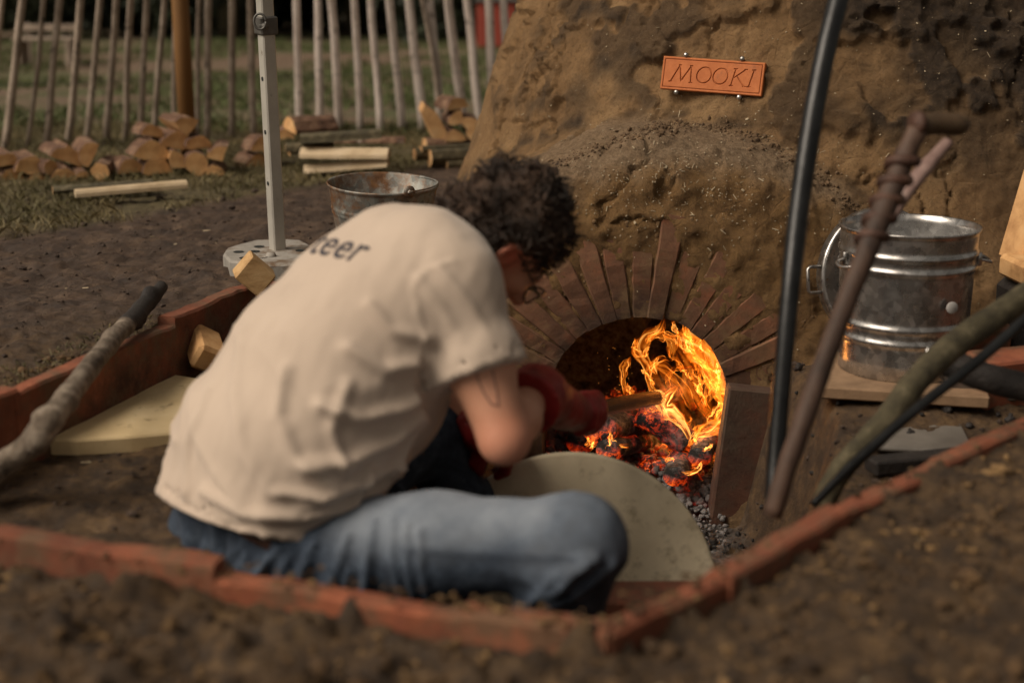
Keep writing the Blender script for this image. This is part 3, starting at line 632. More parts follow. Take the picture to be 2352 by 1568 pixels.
br = np.minimum(np.abs(np.minimum(W/2-np.abs(U), H/2-np.abs(T)) - .0075), 9)
dep = -.0032*sst(.0024, .0004, dm) - .0022*sst(.0018, .0003, br) + .0006*fbm(np.stack([U, T, U*0], -1), 60, 3, 4)
edge = np.minimum(W/2-np.abs(U), H/2-np.abs(T)); dep -= .003*sst(.002, 0, edge)
Vp = pc + ex*U[..., None] + ey*T[..., None] + nn*(dep + .030)[..., None]; idx = np.arange(n1*n2).reshape(n1, n2)
Qf = np.stack([idx[:-1,:-1], idx[1:,:-1], idx[1:,1:], idx[:-1,1:]], -1).reshape(-1, 4)
groove_shade = np.clip(sst(.0022, .0006, dm) + .8*sst(.0018, .0005, br), 0, 1)
mm = MSIGN; t_ = mm.node_tree; bs = t_.nodes['Principled BSDF']; src = bs.inputs['Base Color'].links[0].from_socket
mxn = t_.nodes.new('ShaderNodeMix'); mxn.data_type = 'RGBA'; an = t_.nodes.new('ShaderNodeAttribute'); an.attribute_name = 'dirt_shade'; t_.links.new(an.outputs['Fac'], mxn.inputs['Factor']); t_.links.new(src, mxn.inputs['A']); mxn.inputs['B'].default_value = (.20, .055, .02, 1); t_.links.new(mxn.outputs['Result'], bs.inputs['Base Color'])  # shade in the cut grooves, painted as a darker clay colour
put('lettered_face', Vp.reshape(-1, 3), Qf, MSIGN, sg, attrs=dict(dirt_shade=(groove_shade*.75).ravel()))
ax = np.array([ex, ey, nn]); put('plate_body', *box(pc + nn*.0175, (W-.001, H-.001, .019), ax, .002), MSIGN, sg, smooth=False)
for (u, v) in ((-.083, 1), (.080, 1), (-.098, -1), (.085, -1)):
    c = pc + ex*u + ey*v*(H/2 + .0065) + nn*.020
    V, F = lathe([(0, .014), (.004, .0138), (.0068, .0115), (.0075, .009), (.0068, .0085), (.003, .0085), (.003, -.05)], c, nn, 16); put('bolt', V, F, MZINC, sg)
# ------------------------------------------------------------------ embers, charred logs and flames
pts = []; sz = []; gl = []
for i in range(2400):
    y = rng.uniform(3.42, 4.5); x = rng.uniform(AX-.27, AX+.27 - .04*(y < 3.8)); h = .015 + .11*sst(3.45, 3.95, y) + .02*math.sin(x*20)
    if y < 3.6 and rng.random() < .5: continue
    s = rng.uniform(.006, .017)*(.55 if y < 3.66 else 1); pts.append(A(x, y, -.60 + h*rng.uniform(.75, 1.0))); sz.append(s); gl.append(float(sst(3.66, 3.82, y)) * (1 if rng.random() < .7 else .25)*(1-.5*float(sst(.45, .6, x))*float(sst(3.9, 3.7, y))))
bed = scatter('ember_bed', pts, sz, MEMBER, .7, LUMPS2, attrs=gl, smooth=True); tag(bed, 'bed of grey ash and red glowing embers on the kiln floor', 'embers', kind='stuff')
c = [PZ(u, v, -.40) for u, v in ((1048, 1070), (1062, 1085), (1070, 1060), (1035, 1090), (1078, 1092), (1055, 1050), (1090, 1078))]
for q in c: q[1] = min(q[1], 3.2)
spc = [A(p[0], p[1], float(ground_z(p[0], p[1])) + .01) for p in c]
cc = [(x, y) for x, y in zip(rng.uniform(.60, 1.5, 90), rng.uniform(2.95, 3.6, 90))] + [(x, y) for x, y in zip(rng.uniform(.42, .62, 60), rng.uniform(3.25, 3.55, 60))] + [(x, y) for x, y in zip(rng.uniform(-.2, 0, 40), rng.uniform(3.1, 3.5, 40))]
tag(scatter('charcoal_bits', spc + [A(x, y, float(ground_z(x, y))+.006) for x, y in cc], [.014]*len(spc) + list(rng.uniform(.004, .014, len(cc))), MCHAR, .8, LUMPS2), kind='stuff')
def charlog(a, b, r, label, seed, glow=1.0):
    V, F = tube(smoothpath([a, (a+b)/2 + A(0, 0, .01), b], 26), r, 24, ell=.85); ax = nrm(b-a)
    ctr = a + ((V-a) @ ax)[:, None]*ax; bl = np.sin(((V-a) @ ax)*190 + 2*fbm(V, 20, 2, seed)*3)
    ang = np.arctan2(V[:, 2]-ctr[:, 2], V[:, 0]-ctr[:, 0]); V = ctr + (V-ctr)*(1 + .10*np.abs(bl)*np.abs(np.sin(ang*6 + 3*fbm(V, 15, 2, seed+1))) + .16*fbm(V, 22, 3, seed+2))[:, None]
    o = put('charred_log', V, F, MCHARLOG, None, a, attrs=dict(glow=np.full(len(V), glow))); return tag(o, label, 'burning log', 'logs burning in the fire mouth')
charlog(P(1375, 985, 3.75), P(1500, 975, 4.02), .052, 'thick cracked charred log under the held pole in the fire mouth', 1)
charlog(P(1395, 1035, 3.70), P(1500, 1015, 3.98), .034, 'smaller glowing charred log below the thick one on the embers', 5, 1.3)
charlog(P(1470, 945, 3.85), P(1580, 1020, 3.80), .045, 'dark log sloping down to the right behind the bright flame', 9, .6)
charlog(P(1552, 1095, 3.66), P(1572, 1040, 3.88), .032, 'ribbed charred log end pointing out of the fire', 13, .8)
charlog(P(1607, 1050, 3.72), P(1640, 995, 3.92), .030, 'small black log at the right edge of the fire mouth', 17, .7)
charlog(P(1510, 900, 4.05), P(1660, 870, 4.25), .05, 'black log lying across the back of the fire', 21, .5)
charlog(P(1330, 1020, 3.82), P(1352, 960, 4.1), .036, 'dark log end left of the small flames at the arch foot', 25, .4)
fire = thing('fire', (AX, 3.9, -.5), 'orange flames curling up the right side of the kiln mouth', 'fire')
def flame(path, wpx, y0=3.8, y1=None, hot=1.0, fold=1.0, seed=0, name='flame'):
    y1 = y0 if y1 is None else y1; path = [A(1034.9 + .42*a, 658.6 + .42*b) for a, b in path]
    N = max(18, 7*len(path)); c = smoothpath(path, N); K = 17
    wd = np.interp(np.linspace(0, 1, N), np.linspace(0, 1, len(wpx)), wpx)*.42; T = np.gradient(c, axis=0); T /= np.linalg.norm(T, axis=1)[:, None]
    V = []; UV = []
    for i in range(N):
        s = i/(N-1); n2 = A(-T[i][1], T[i][0]); m = 3900/1000.
        for j in range(K):
            u = j/(K-1); a = 2*u-1; jag = 1 + .35*math.sin(s*17+seed)*(u-.5)
            q = c[i] + n2*a*wd[i]*.5*jag + 7*np.array([float(fbm(A(s*3, u*2, seed), 2.2, 2, seed)), float(fbm(A(s*3, u*2, seed+5), 2.2, 2, seed+3))])
            y = y0 + (y1-y0)*s + fold*(wd[i]/840)*(.60*math.sin(a*3.6 + s*4 + seed) + .10*math.sin(a*8 + s*7 + 2*seed)) + .012*math.sin(s*8+seed)
            V.append(P(q[0], q[1], max(y, 3.60))); UV.append((u, s + seed*1.7 - int(seed*1.7)*0))
    UV = np.array(UV); UV[:, 1] = np.tile(np.repeat(np.linspace(0, 1, N), K).reshape(N, K), 1).ravel()
    UV2 = UV.copy(); F = np.array([(i*K+j, i*K+j+1, (i+1)*K+j+1, (i+1)*K+j) for i in range(N-1) for j in range(K-1)])
    return put(name, np.array(V), F, MFLAME, fire, uv=UV2, attrs=dict(hot=np.full(len(V), hot)))
FL = [
 ([(1310,870),(1400,770),(1490,770),(1515,650),(1490,540),(1420,430),(1340,320),(1255,235)], [50,90,110,100,130,150,110,20], 3.76, 3.80, 1.0),
 ([(1500,640),(1440,520),(1390,400),(1320,320),(1240,240)], [50,110,140,120,40], 3.80, 3.86, .7),
 ([(1450,720),(1370,640),(1320,520),(1290,420),(1225,320)], [40,90,110,100,30], 3.84, 3.90, .6),
 ([(1420,470),(1400,400),(1350,330),(1290,280),(1240,235)], [60,120,150,120,30], 3.77, 3.79, 1.2),
 ([(1095,500),(1065,420),(1035,340),(1070,270),(1140,240),(1165,172)], [30,70,80,70,60,16], 3.88, 3.84, 1.1),
 ([(1060,390),(1010,360),(1005,320),(1018,280)], [30,40,30,6], 3.90, 3.90, .9),
 ([(950,600),(940,500),(955,430),(990,385)], [20,42,50,10], 3.92, 3.92, 1.0),
 ([(1000,590),(975,560),(968,530)], [30,26,4], 3.92, 3.92, 1.0),
 ([(1180,680),(1120,600),(1080,500),(1095,440),(1150,400),(1200,410)], [18,36,40,40,36,8], 3.86, 3.88, 1.0),
 ([(1310,880),(1285,790),(1235,730),(1180,680),(1160,640),(1200,590),(1255,535)], [26,60,100,110,90,60,8], 3.78, 3.84, 1.9),
 ([(1290,800),(1240,730),(1190,690),(1160,660)], [40,90,90,20], 3.80, 3.80, 1.8),
 ([(1305,880),(1340,810),(1420,790),(1480,740),(1525,640)], [24,50,60,60,14], 3.75, 3.77, 1.2),
 ([(1540,590),(1490,575),(1430,545),(1395,470),(1380,420)], [14,36,46,50,10], 3.79, 3.82, 1.0),
 ([(1200,390),(1215,320),(1180,275),(1120,265),(1080,300)], [40,60,60,50,10], 3.90, 3.86, .9),
 ([(1330,680),(1285,570),(1210,480),(1130,430),(1030,400)], [40,70,70,50,10], 3.88, 3.92, .8),
 ([(1480,700),(1500,620),(1470,540),(1420,480)], [60,90,80,20], 3.82, 3.86, .8),
 ([(1400,640),(1420,560),(1470,520),(1500,500)], [40,60,40,8], 3.80, 3.80, 1.0),
 ([(975,870),(900,860),(875,820),(862,780)], [14,30,24,4], 3.70, 3.70, 1.4),
 ([(845,890),(870,860),(858,820)], [14,16,4], 3.70, 3.70, 1.2), ([(765,890),(780,860),(772,850)], [10,10,2], 3.70, 3.70, 1.2),
 ([(740,870),(755,840),(745,815)], [16,20,4], 3.75, 3.75, .9), ([(1255,1012),(1330,1015),(1362,985),(1370,950)], [8,20,26,3], 3.66, 3.68, 1.6),
 ([(1375,892),(1410,882),(1435,855)], [10,16,3], 3.68, 3.68, 1.5), ([(838,745),(832,720),(830,690)], [12,16,3], 3.74, 3.74, 1.2),
 ([(1435,458),(1460,466),(1478,455)], [6,16,3], 3.76, 3.76, 1.4), ([(1210,770),(1150,770),(1085,740),(1060,690)], [30,60,50,8], 3.84, 3.86, .5),
 ([(1340,860),(1335,820),(1345,785)], [16,20,3], 3.72, 3.72, 1.3), ([(1500,880),(1455,930),(1440,960)], [30,30,6], 3.80, 3.80, .5),
 ([(1200,560),(1190,500),(1225,450),(1290,430)], [18,30,30,6], 3.86, 3.88, .7), ([(1060,700),(1090,670),(1150,680)], [20,26,5], 3.80, 3.80, .8),
 ([(1175,955),(1200,940),(1225,945)], [8,14,3], 3.70, 3.70, .8)]
main = smoothpath([A(1330, 860), A(1440, 760), A(1500, 660), A(1480, 540), A(1410, 430), A(1330, 320), A(1250, 260)], 60)
left = smoothpath([A(1300, 820), A(1180, 680), A(1100, 520), A(1060, 380), A(1100, 280)], 40)
for k in range(22):
    src = main if k % 4 else left; i = int(rng.integers(3, len(src)-4)); q = src[i] + rng.normal(0, 22, 2); t = nrm(src[i+3]-src[i]); nn_ = A(-t[1], t[0])*rng.choice([-1, 1]); L = rng.uniform(50, 120)
    FL.append(([tuple(q), tuple(q + t*L*.35 + nn_*L*.06), tuple(q + t*L*.7 + nn_*L*.22 + A(0, -L*.1)), tuple(q + t*L*.8 + nn_*L*.45 + A(0, -L*.25))], [10, rng.uniform(20, 40), rng.uniform(14, 26), 3], rng.uniform(3.76, 3.84), rng.uniform(3.78, 3.86), rng.uniform(.7, 1.3)))
FL += [([(1400, 780), (1440, 650), (1400, 500), (1320, 380), (1240, 290)], [120, 210, 230, 190, 60], 3.90, 3.92, .38), ([(1320, 860), (1260, 740), (1200, 620), (1150, 480), (1120, 360)], [60, 150, 170, 150, 50], 3.93, 3.95, .30)]
for k in range(30):
    i = int(rng.integers(3, 50)); q = main[i] + A(rng.uniform(-170, 10), rng.uniform(-30, 60)); t = nrm(main[i+4]-main[i] + rng.normal(0, 9, 2)); nn_ = A(-t[1], t[0])*rng.choice([-1, 1]); L = rng.uniform(70, 170)
    FL.append(([tuple(q), tuple(q + t*L*.4 + nn_*L*.10), tuple(q + t*L*.75 - nn_*L*.04), tuple(q + t*L + nn_*L*.12)], [4, rng.uniform(9, 22), rng.uniform(7, 16), 2], rng.uniform(3.78, 3.9), rng.uniform(3.78, 3.9), rng.uniform(.6, 1.2)))
for k, (p, wd, y0, y1, hot) in enumerate(FL): flame(p, wd, y0, y1, hot, 1.0, k+1)
fl_d = bpy.data.lights.new('fire_light', 'POINT'); fl_o = bpy.data.objects.new('fire_light', fl_d); COL.objects.link(fl_o); fl_o.parent = fire; fl_o.location = tuple(P(1560, 900, 3.88) - rootloc(fire)); fl_d.energy = 4; fl_d.color = (1, .36, .07); fl_d.shadow_soft_size = .09
pts = [P(1034.9 + .42*rng.normal(910, 40), 658.6 + .42*rng.uniform(330, 600), rng.uniform(3.75, 3.95)) for _ in range(30)] + [P(1034.9 + .42*rng.uniform(1150, 1500), 658.6 + .42*rng.uniform(300, 900), 3.8) for _ in range(30)]
sp_ = scatter('sparks', pts, list(rng.uniform(.0003, .0008, len(pts))), MSPARK, 1, LUMPS, parent=fire); sp_['kind'] = 'stuff'

# ------------------------------------------------------------------ the man
Lx = nrm(A(.66, -.74, .05))                         # his left to his right
Rs = P(1042, 662, 2.50); Ls = Rs - Lx*.345 + A(.01, 0, -.035); El = P(1158, 1008, 2.40); Wr = P(1228, 903, 2.60); HF = P(1336, 956, 2.84)
S0, S1, S2, S3, S4 = P(572, 1212, 2.46), P(650, 1020, 2.49), P(755, 845, 2.53), P(880, 700, 2.58), P(945, 605, 2.60)
HipR = S0 + Lx*.10 + A(.05, 0, -.02); HipL = S0 - Lx*.10 + A(.03, 0, -.01)
KnR = P(1325, 1243, 2.20); AnR = A(.02, 2.27, -.50); KnL = P(990, 1000, 2.92); AnL = A(-.02, 2.93, -.50)
HC = P(1158, 562, 2.74)                              # middle of the head
yaw, pit = R(30), R(58)
Fv = A(math.cos(yaw)*math.cos(pit), math.sin(yaw)*math.cos(pit), -math.sin(pit)); Uv = A(math.cos(yaw)*math.sin(pit), math.sin(yaw)*math.sin(pit), math.cos(pit))
roll = R(20); Rv = nrm(np.cross(Fv, Uv)); Uv, Rv = Uv*math.cos(roll)+Rv*math.sin(roll), Rv*math.cos(roll)-Uv*math.sin(roll)      # Rv: his right
def hp(f, r, u): return HC + Fv*f + Rv*r + Uv*u
HA = [Fv, Rv, Uv]
man = thing('person', A(-.25, 2.5, -.17), 'man in beige t-shirt and blue jeans crouching before the kiln fire, head bowed', 'person')
# one continuous body
def axis2(lo, hi, st, flo, fhi, fst):
    a = [np.arange(lo, flo, st), np.arange(flo, fhi, fst), np.arange(fhi, hi, st)]; return np.concatenate([q for q in a if len(q)])
B = Field(axis2(-.75, .42, .010, HC[0]-.17, HC[0]+.17, .0048), axis2(2.0, 3.2, .010, HC[1]-.17, HC[1]+.17, .0048), axis2(-.62, .62, .010, HC[2]-.18, HC[2]+.16, .0048))
for a, b, ra, rb in ((S0 + A(.06, 0, 0), S1 + A(.03, 0, 0), .080, .085), (S1 + A(.03, 0, 0), S2, .085, .105), (S2, S3, .105, .11), (S3, S4, .11, .085)):
    for s in (-.065, .065): B.cap(a + Lx*s, b + Lx*s, ra*.92, rb*.92, .05)
NK = hp(-.06, 0, -.085); B.cap(S4 + A(.02, .01, .03), NK, .068, .058, .05)
for S_, E_, W_ in ((Rs, El, Wr),):
    B.cap(S4 + Lx*.08, S_, .08, .062, .05); B.chain([S_, S_*.5+E_*.5, E_], [.064, .060, .044], .03); B.chain([E_, E_*.6+W_*.4 + A(0, 0, .002), W_], [.044, .044, .030], .02)
ElL = Ls + A(.10, .22, -.24); WrL = P(1118, 985, 2.90)
B.cap(S4 - Lx*.08, Ls, .08, .062, .05); B.chain([Ls, Ls*.5+ElL*.5, ElL], [.060, .052, .043], .03); B.chain([ElL, ElL*.6+WrL*.4, WrL], [.043, .041, .029], .02)
for Hp, Kn, An, toe in ((HipR, KnR, AnR, nrm(A(.8, .35, 0))), (HipL, KnL, AnL, nrm(A(.5, .8, 0)))):
    B.chain([Hp, Hp*.5+Kn*.5, Kn], [.085, .072, .052], .04); B.chain([Kn, Kn*.65+An*.35 - toe*.02, An], [.052, .050, .034], .03); B.cap(An + A(0, 0, -.04), An + toe*.15 + A(0, 0, -.065), .034, .024, .03)
# hands: palm, four bent fingers and a thumb each
ShaftA = P(1205, 968, 2.555); ShaftB = P(1512, 912, 3.45); sdir = nrm(ShaftB - ShaftA)
def hand(fld, c, s, towards, rs, rf, palm_r, k=.012):
    e1 = towards - s*np.dot(towards, s); e1 = nrm(e1); e2 = np.cross(s, e1)
    def at(a, r, o): return c + (e1*math.cos(a) + e2*math.sin(a))*r + s*o
    fld.ell(at(.15, rs + palm_r*.75, 0), [s, nrm(e2), e1], (.045, .040, palm_r), k)
    for i, o in enumerate((-.036, -.012, .012, .034)):
        ln = (1.0, 1.08, 1.0, .85)[i]; r = rs + rf
        q = [at(.5, r+.012, o), at(1.25*ln, r+.006, o), at(2.15*ln, r+.002, o), at(3.0*ln, r, o)]; fld.chain(q, [rf*1.15, rf*1.1, rf, rf*.85], k*.6)
    q = [at(-.3, rs+.022, -.034), at(-1.1, rs+rf+.006, -.048), at(-1.9, rs+rf+.003, -.040)]; fld.chain(q, [rf*1.4, rf*1.25, rf], k*.6)
hand(B, HF, sdir, Wr - HF, .018, .0085, .014)
sL = nrm(A(.2, .9, .2)); HL = WrL + A(.02, .03, -.07); hand(B, HL, sL, WrL - HL, .016, .0085, .014)
B.cap(Wr, HF + nrm(Wr-HF)*.045, .028, .022, .02); B.cap(WrL, HL + nrm(WrL-HL)*.045, .028, .022, .02)
# head
B.ell(hp(-.015, 0, .025), HA, (.098, .077, .100), .03); B.ell(hp(.035, 0, -.045), HA, (.062, .060, .072), .04); B.ell(hp(.060, 0, -.088), HA, (.032, .036, .026), .03)
B.cap(hp(.082, 0, .012), hp(.118, 0, -.030), .0085, .0145, .014); B.ell(hp(.105, 0, -.034), HA, (.016, .019, .010), .010)
for s in (-1, 1):
    B.ell(hp(.094, s*.033, .010), HA, (.014, .016, .011), .012, sub=True); B.ell(hp(.078, s*.033, .008), HA, (.013, .014, .012), .004)
    B.cap(hp(.090, s*.014, .030), hp(.078, s*.052, .026), .0085, .007, .012); B.ell(hp(.062, s*.050, -.020), HA, (.022, .018, .018), .02)
    B.ell(hp(-.014, s*.080, -.004), [nrm(Fv + Rv*s*-.55), nrm(Rv*s + Fv*.3), Uv], (.021, .009, .034), .006); B.ell(hp(-.010, s*.087, -.002), [nrm(Fv + Rv*s*-.55), nrm(Rv*s + Fv*.3), Uv], (.012, .006, .020), .004, sub=True)
B.cap(hp(.094, -.020, -.060), hp(.094, .020, -.060), .0075, .0075, .008); B.cap(hp(.091, -.018, -.070), hp(.091, .018, -.070), .0085, .0085, .008)
bV, bQ = B.mesh(); bV = relax(bV, bQ, 2, .5)
red = np.clip(np.exp(-(np.linalg.norm(bV-El, axis=1)/.05)**2)*.6 + np.exp(-(np.linalg.norm(bV-hp(-.01, .08, 0), axis=1)/.035)**2)*.9, 0, 1)
body = put('body', bV, bQ, MSKIN, man, attrs=dict(red=red)); bbvh = BVHTree.FromPolygons([Vector(v) for v in bV], [tuple(q) for q in bQ.tolist()])
# shirt
T = Field.uni((-.85, 2.05, -.32), (.25, 3.1, .56), .0075)
for a, b, ra, rb in ((S0, S1, .150, .146), (S1, S2, .146, .140), (S2, S3, .140, .128), (S3, S4, .128, .098)):
    for s in (-.068, 0, .068): T.cap(a + Lx*s, b + Lx*s, ra, rb, .05, .08)
T.cap(S1 + A(.03, -.02, -.03), S2 + A(.11, 0, -.07), .12, .10, .06)       # cloth hanging under the belly
T.cap(S4, NK*.42 + S4*.58, .078, .066, .05)
T.cap(S3 + Lx*.06, Rs, .10, .076, .06); T.cap(S4 + Lx*.05, Rs + A(0, 0, .0), .080, .066, .05); T.cap(S3 - Lx*.06, Ls, .10, .082, .06); T.cap(S4 - Lx*.05, Ls, .080, .064, .05)
hemn = nrm(nrm(S0-S1) + A(.16, -.05, -.12)); hemp = P(580, 1182, 2.46)
T.cut(hemp, hemn); T.cut(NK*.55 + S4*.45, nrm(NK-S4))
sd_ = nrm(El-Rs); sp = Rs*.42 + El*.58
T2 = Field(T.x, T.y, T.z); T2.chain([Rs - sd_*.01, Rs*.5+El*.5, El], [.072, .080, .092], .02); T2.cut(sp, sd_)
sdl = nrm(ElL-Ls); T2.cap(Ls, ElL, .078, .082, .0); T2.cut(Ls*.42+ElL*.58, sdl) if False else None
a_, d_ = T.F, T2.F; k = .035; h = np.maximum(k - np.abs(a_-d_), 0)/k; T.F = np.minimum(a_, d_) - h*h*k*.25
T3 = Field(T.x, T.y, T.z); T3.cap(Ls, ElL, .078, .085, .0); T3.cut(Ls*.42+ElL*.58, sdl); T.F = np.minimum(T.F, T3.F)
# hollow the hem and the sleeve ends
X, Y, Z = T.grid(); hd = (X-hemp[0])*hemn[0] + (Y-hemp[1])*hemn[1] + (Z-hemp[2])*hemn[2]; T.F = np.where(hd > -.07, np.maximum(T.F, -(T.F + .011 + .09*sst(-.03, -.07, hd))), T.F)
sv = (X-sp[0])*sd_[0] + (Y-sp[1])*sd_[1] + (Z-sp[2])*sd_[2]; nearR = ((X-sp[0])**2 + (Y-sp[1])**2 + (Z-sp[2])**2) < .12**2
T.F = np.where((sv > -.06) & nearR, np.maximum(T.F, -(T.F + .011 + .09*sst(-.03, -.06, sv))), T.F).astype(np.float32)
tV, tQ = T.mesh(); tV = relax(tV, tQ, 3, .5); tN = vnormals(tV, tQ)
base_bvh = [BVHTree.FromPolygons([Vector(v) for v in tV], [tuple(q) for q in tQ.tolist()])]
def fp(*uv):      # lines of folds, laid onto the surface of the cloth
    uv = np.array(uv)[:, :2]; k = np.linspace(0, len(uv)-1, (len(uv)-1)*5+1); out = []
    for s in k:
        i = min(int(s), len(uv)-2); q = uv[i] + (uv[i+1]-uv[i])*(s-i); h_ = base_bvh[0].ray_cast(Vector((0, 0, CAM_H)), Vector(P(q[0], q[1], 1.0) - A(0, 0, CAM_H)))
        if h_[0] is not None and (not out or np.linalg.norm(np.array(h_[0]) - out[-1]) < .09): out.append(np.array(h_[0]))
    return out if len(out) > 1 else [A(9, 9, 9), A(9, 9, 9.1)]
FOLDS = [  # (points on the visible side, width, height)
 (fp((1010, 860, 2.45), (930, 930, 2.38), (830, 960, 2.36), (740, 930, 2.38)), .016, .013), (fp((1000, 900, 2.45), (900, 1000, 2.36), (800, 1060, 2.33), (700, 1070, 2.33)), .018, .014),
 (fp((985, 830, 2.45), (880, 850, 2.38), (800, 800, 2.40)), .016, .011), (fp((990, 780, 2.45), (900, 760, 2.42), (850, 700, 2.44)), .016, .009),
 (fp((880, 1110, 2.30), (820, 1160, 2.27), (700, 1190, 2.26), (560, 1180, 2.30), (470, 1130, 2.38)), .013, .010), (fp((900, 1060, 2.32), (820, 1110, 2.29), (740, 1140, 2.28), (640, 1130, 2.29)), .012, .011),
 (fp((840, 1080, 2.30), (825, 1130, 2.28), (800, 1180, 2.27)), .010, .010), (fp((560, 760, 2.48), (540, 900, 2.42), (560, 1040, 2.36), (620, 1130, 2.31)), .022, .007),
 (fp((660, 850, 2.40), (640, 960, 2.36), (680, 1060, 2.32), (760, 1110, 2.29)), .018, .009), (fp((480, 900, 2.5), (440, 1020, 2.46), (430, 1130, 2.42)), .015, .007),
 (fp((800, 880, 2.38), (760, 990, 2.34), (790, 1080, 2.30)), .014, .009), (fp((960, 960, 2.38), (910, 1040, 2.33), (890, 1085, 2.31)), .013, .011),
 (fp((1040, 600, 2.44), (980, 620, 2.42), (950, 660, 2.41), (962, 730, 2.40), (985, 800, 2.40)), .006, .003), (fp((960, 640, 2.41), (1010, 700, 2.39), (1060, 780, 2.38)), .014, .006),
 (fp((1010, 620, 2.41), (1080, 700, 2.40), (1130, 780, 2.42)), .013, .006), (fp((380, 1120, 2.5), (420, 1160, 2.42), (520, 1205, 2.34), (640, 1215, 2.29), (760, 1180, 2.28)), .006, -.004)]
dsp = 1.15*sum(ridge(tV, p, wd*.72, am) for p, wd, am in FOLDS)
aniso = tV @ np.array([nrm(S2-S0)*.35, Lx, np.cross(nrm(S2-S0), Lx)]).T
back = sst(.5, .0, np.abs((tV - S2) @ nrm(S3-S1))*1.2)
dsp = dsp + .0055*fbm(aniso, 12, 3, 91) + .003*fbm(tV, 22, 2, 92)*sst(.25, -.05, tV[:, 2]) + .004*np.maximum(0, fbm(aniso, 26, 2, 93))*sst(.2, -.05, tV[:, 2])
hdv = (tV-hemp) @ hemn; svv = (tV-sp) @ sd_; inn = np.ones(len(tV)); cs = S0 + (((tV-S0) @ nrm(S1-S0))[:, None])*nrm(S1-S0); ca_ = Rs + (((tV-Rs) @ sd_)[:, None])*sd_
inn = np.where((hdv > -.072) & (((tV-cs)*tN).sum(1) < 0), -1, inn); inn = np.where((svv > -.062) & (np.linalg.norm(tV-sp, axis=1) < .13) & (((tV-ca_)*tN).sum(1) < 0), -1, inn)
inn = np.where((svv > -.004) & (np.linalg.norm(tV-sp, axis=1) < .13) | (hdv > -.004), 0, inn)
dsp = dsp*(1 - .9*sst(-.12, -.03, svv)*(np.linalg.norm(tV-sp, axis=1) < .13)); dsp = dsp - .0016*np.exp(-((hdv+.022)/.003)**2) - .0016*np.exp(-((svv+.020)/.003)**2)*(np.linalg.norm(tV-sp, axis=1) < .13) + .0022*fbm(aniso, 40, 3, 97) + .0095*(1-np.abs(fbm(tV @ np.array([nrm(S2-S0 + Lx*.12), Lx*.5, np.cross(nrm(S2-S0), Lx)]).T * A(.9, .55, .9), 7.5, 2, 98)))**9 * sst(.30, .08, tV[:, 2]); tV = tV + tN*(dsp*inn)[:, None]; shirt = put('tshirt', tV, tQ, MSHIRT, man); sbvh = BVHTree.FromPolygons([Vector(v) for v in tV], [tuple(q) for q in tQ.tolist()])
# jeans
J = Field.uni((-.75, 2.0, -.58), (.35, 3.15, .06), .0078)
for s in (-.075, .075): J.cap(S0 + Lx*s + A(.05, 0, -.02), S0*.55 + S1*.45 + Lx*s + A(.01, 0, 0), .118, .116, .05)
wn = nrm(S1-S0); J.cut(S0*.62 + S1*.38, wn)
J.chain([HipR, HipR*.5+KnR*.5, KnR], [.106, .087, .071], .05); J.chain([KnR, KnR*.6+AnR*.4, AnR + A(0, 0, .02)], [.076, .072, .058], .04)
J.chain([HipL, HipL*.5+KnL*.5, KnL], [.112, .092, .072], .05); J.chain([KnL, KnL*.6+AnL*.4, AnL + A(0, 0, .02)], [.070, .068, .056], .04)
jV, jQ = J.mesh(); jV = relax(jV, jQ, 2, .5); jN = vnormals(jV, jQ)
th = nrm(KnR-HipR); al = (jV-HipR) @ th; up_ = nrm(A(0, -.15, 1) - th*np.dot(A(0, -.15, 1), th)); cen = HipR + al[:, None]*th; hgt = (jV-cen) @ up_
kn = np.linalg.norm(jV-KnR, axis=1)
dsp = .007*np.sin(al*70 + 6*fbm(jV, 6, 2, 3))*sst(.10, -.05, al) + .004*fbm(jV, 14, 3, 5) + .006*fbm(jV @ np.diag([1, 1, .4]), 24, 2, 6)*sst(.16, .05, kn)*sst(.02, -.05, hgt)
base_bvh[0] = BVHTree.FromPolygons([Vector(v) for v in jV], [tuple(q) for q in jQ.tolist()])
FJ = [(fp((1120+k*48, 1395-k*6, 2), (1190+k*42, 1335-k*8, 2), (1290+k*24, 1290-k*4, 2)), .009, .008) for k in range(4)] + [(fp((905+k*30, 1190+k*14, 2), (900+k*34, 1290, 2), (925+k*30, 1380, 2)), .009, .006) for k in range(3)] + [(fp((470+k*48, 1255+k*8, 2), (455+k*50, 1300, 2), (430+k*52, 1350, 2)), .009, .007) for k in range(8)]
FJ += [(fp((905, 1110, 2.3), (950, 1190, 2.22), (930, 1290, 2.2), (940, 1370, 2.22)), .012, .009), (fp((1230, 1380, 2.13), (1310, 1320, 2.11), (1370, 1280, 2.13)), .010, .008), (fp((1270, 1390, 2.14), (1350, 1340, 2.13), (1405, 1290, 2.16)), .010, .008),
      (fp((640, 1260, 2.25), (600, 1310, 2.25), (560, 1340, 2.25)), .012, .008), (fp((720, 1250, 2.25), (690, 1310, 2.23), (660, 1350, 2.23)), .012, .009), (fp((800, 1230, 2.23), (780, 1300, 2.2), (750, 1360, 2.2)), .012, .009),
      (fp((860, 1200, 2.23), (850, 1290, 2.2), (840, 1370, 2.2)), .012, .009), (fp((560, 1250, 2.28), (520, 1300, 2.28), (500, 1330, 2.28)), .012, .007)]
dsp = dsp*1.3 + 1.35*sum(ridge(jV, p, wd*.7, am) for p, wd, am in FJ); rd_ = (jV-HipR); axs = np.stack([rd_ @ th, (rd_ @ up_)*.35, (rd_ @ np.cross(th, up_))*.35], 1); dsp = dsp + .008*(1-np.abs(fbm(axs, 11, 2, 99)))**8*np.maximum(sst(.22, .10, al), sst(.17, .08, kn)*sst(.03, -.03, hgt)); jV = jV + jN*dsp[:, None]
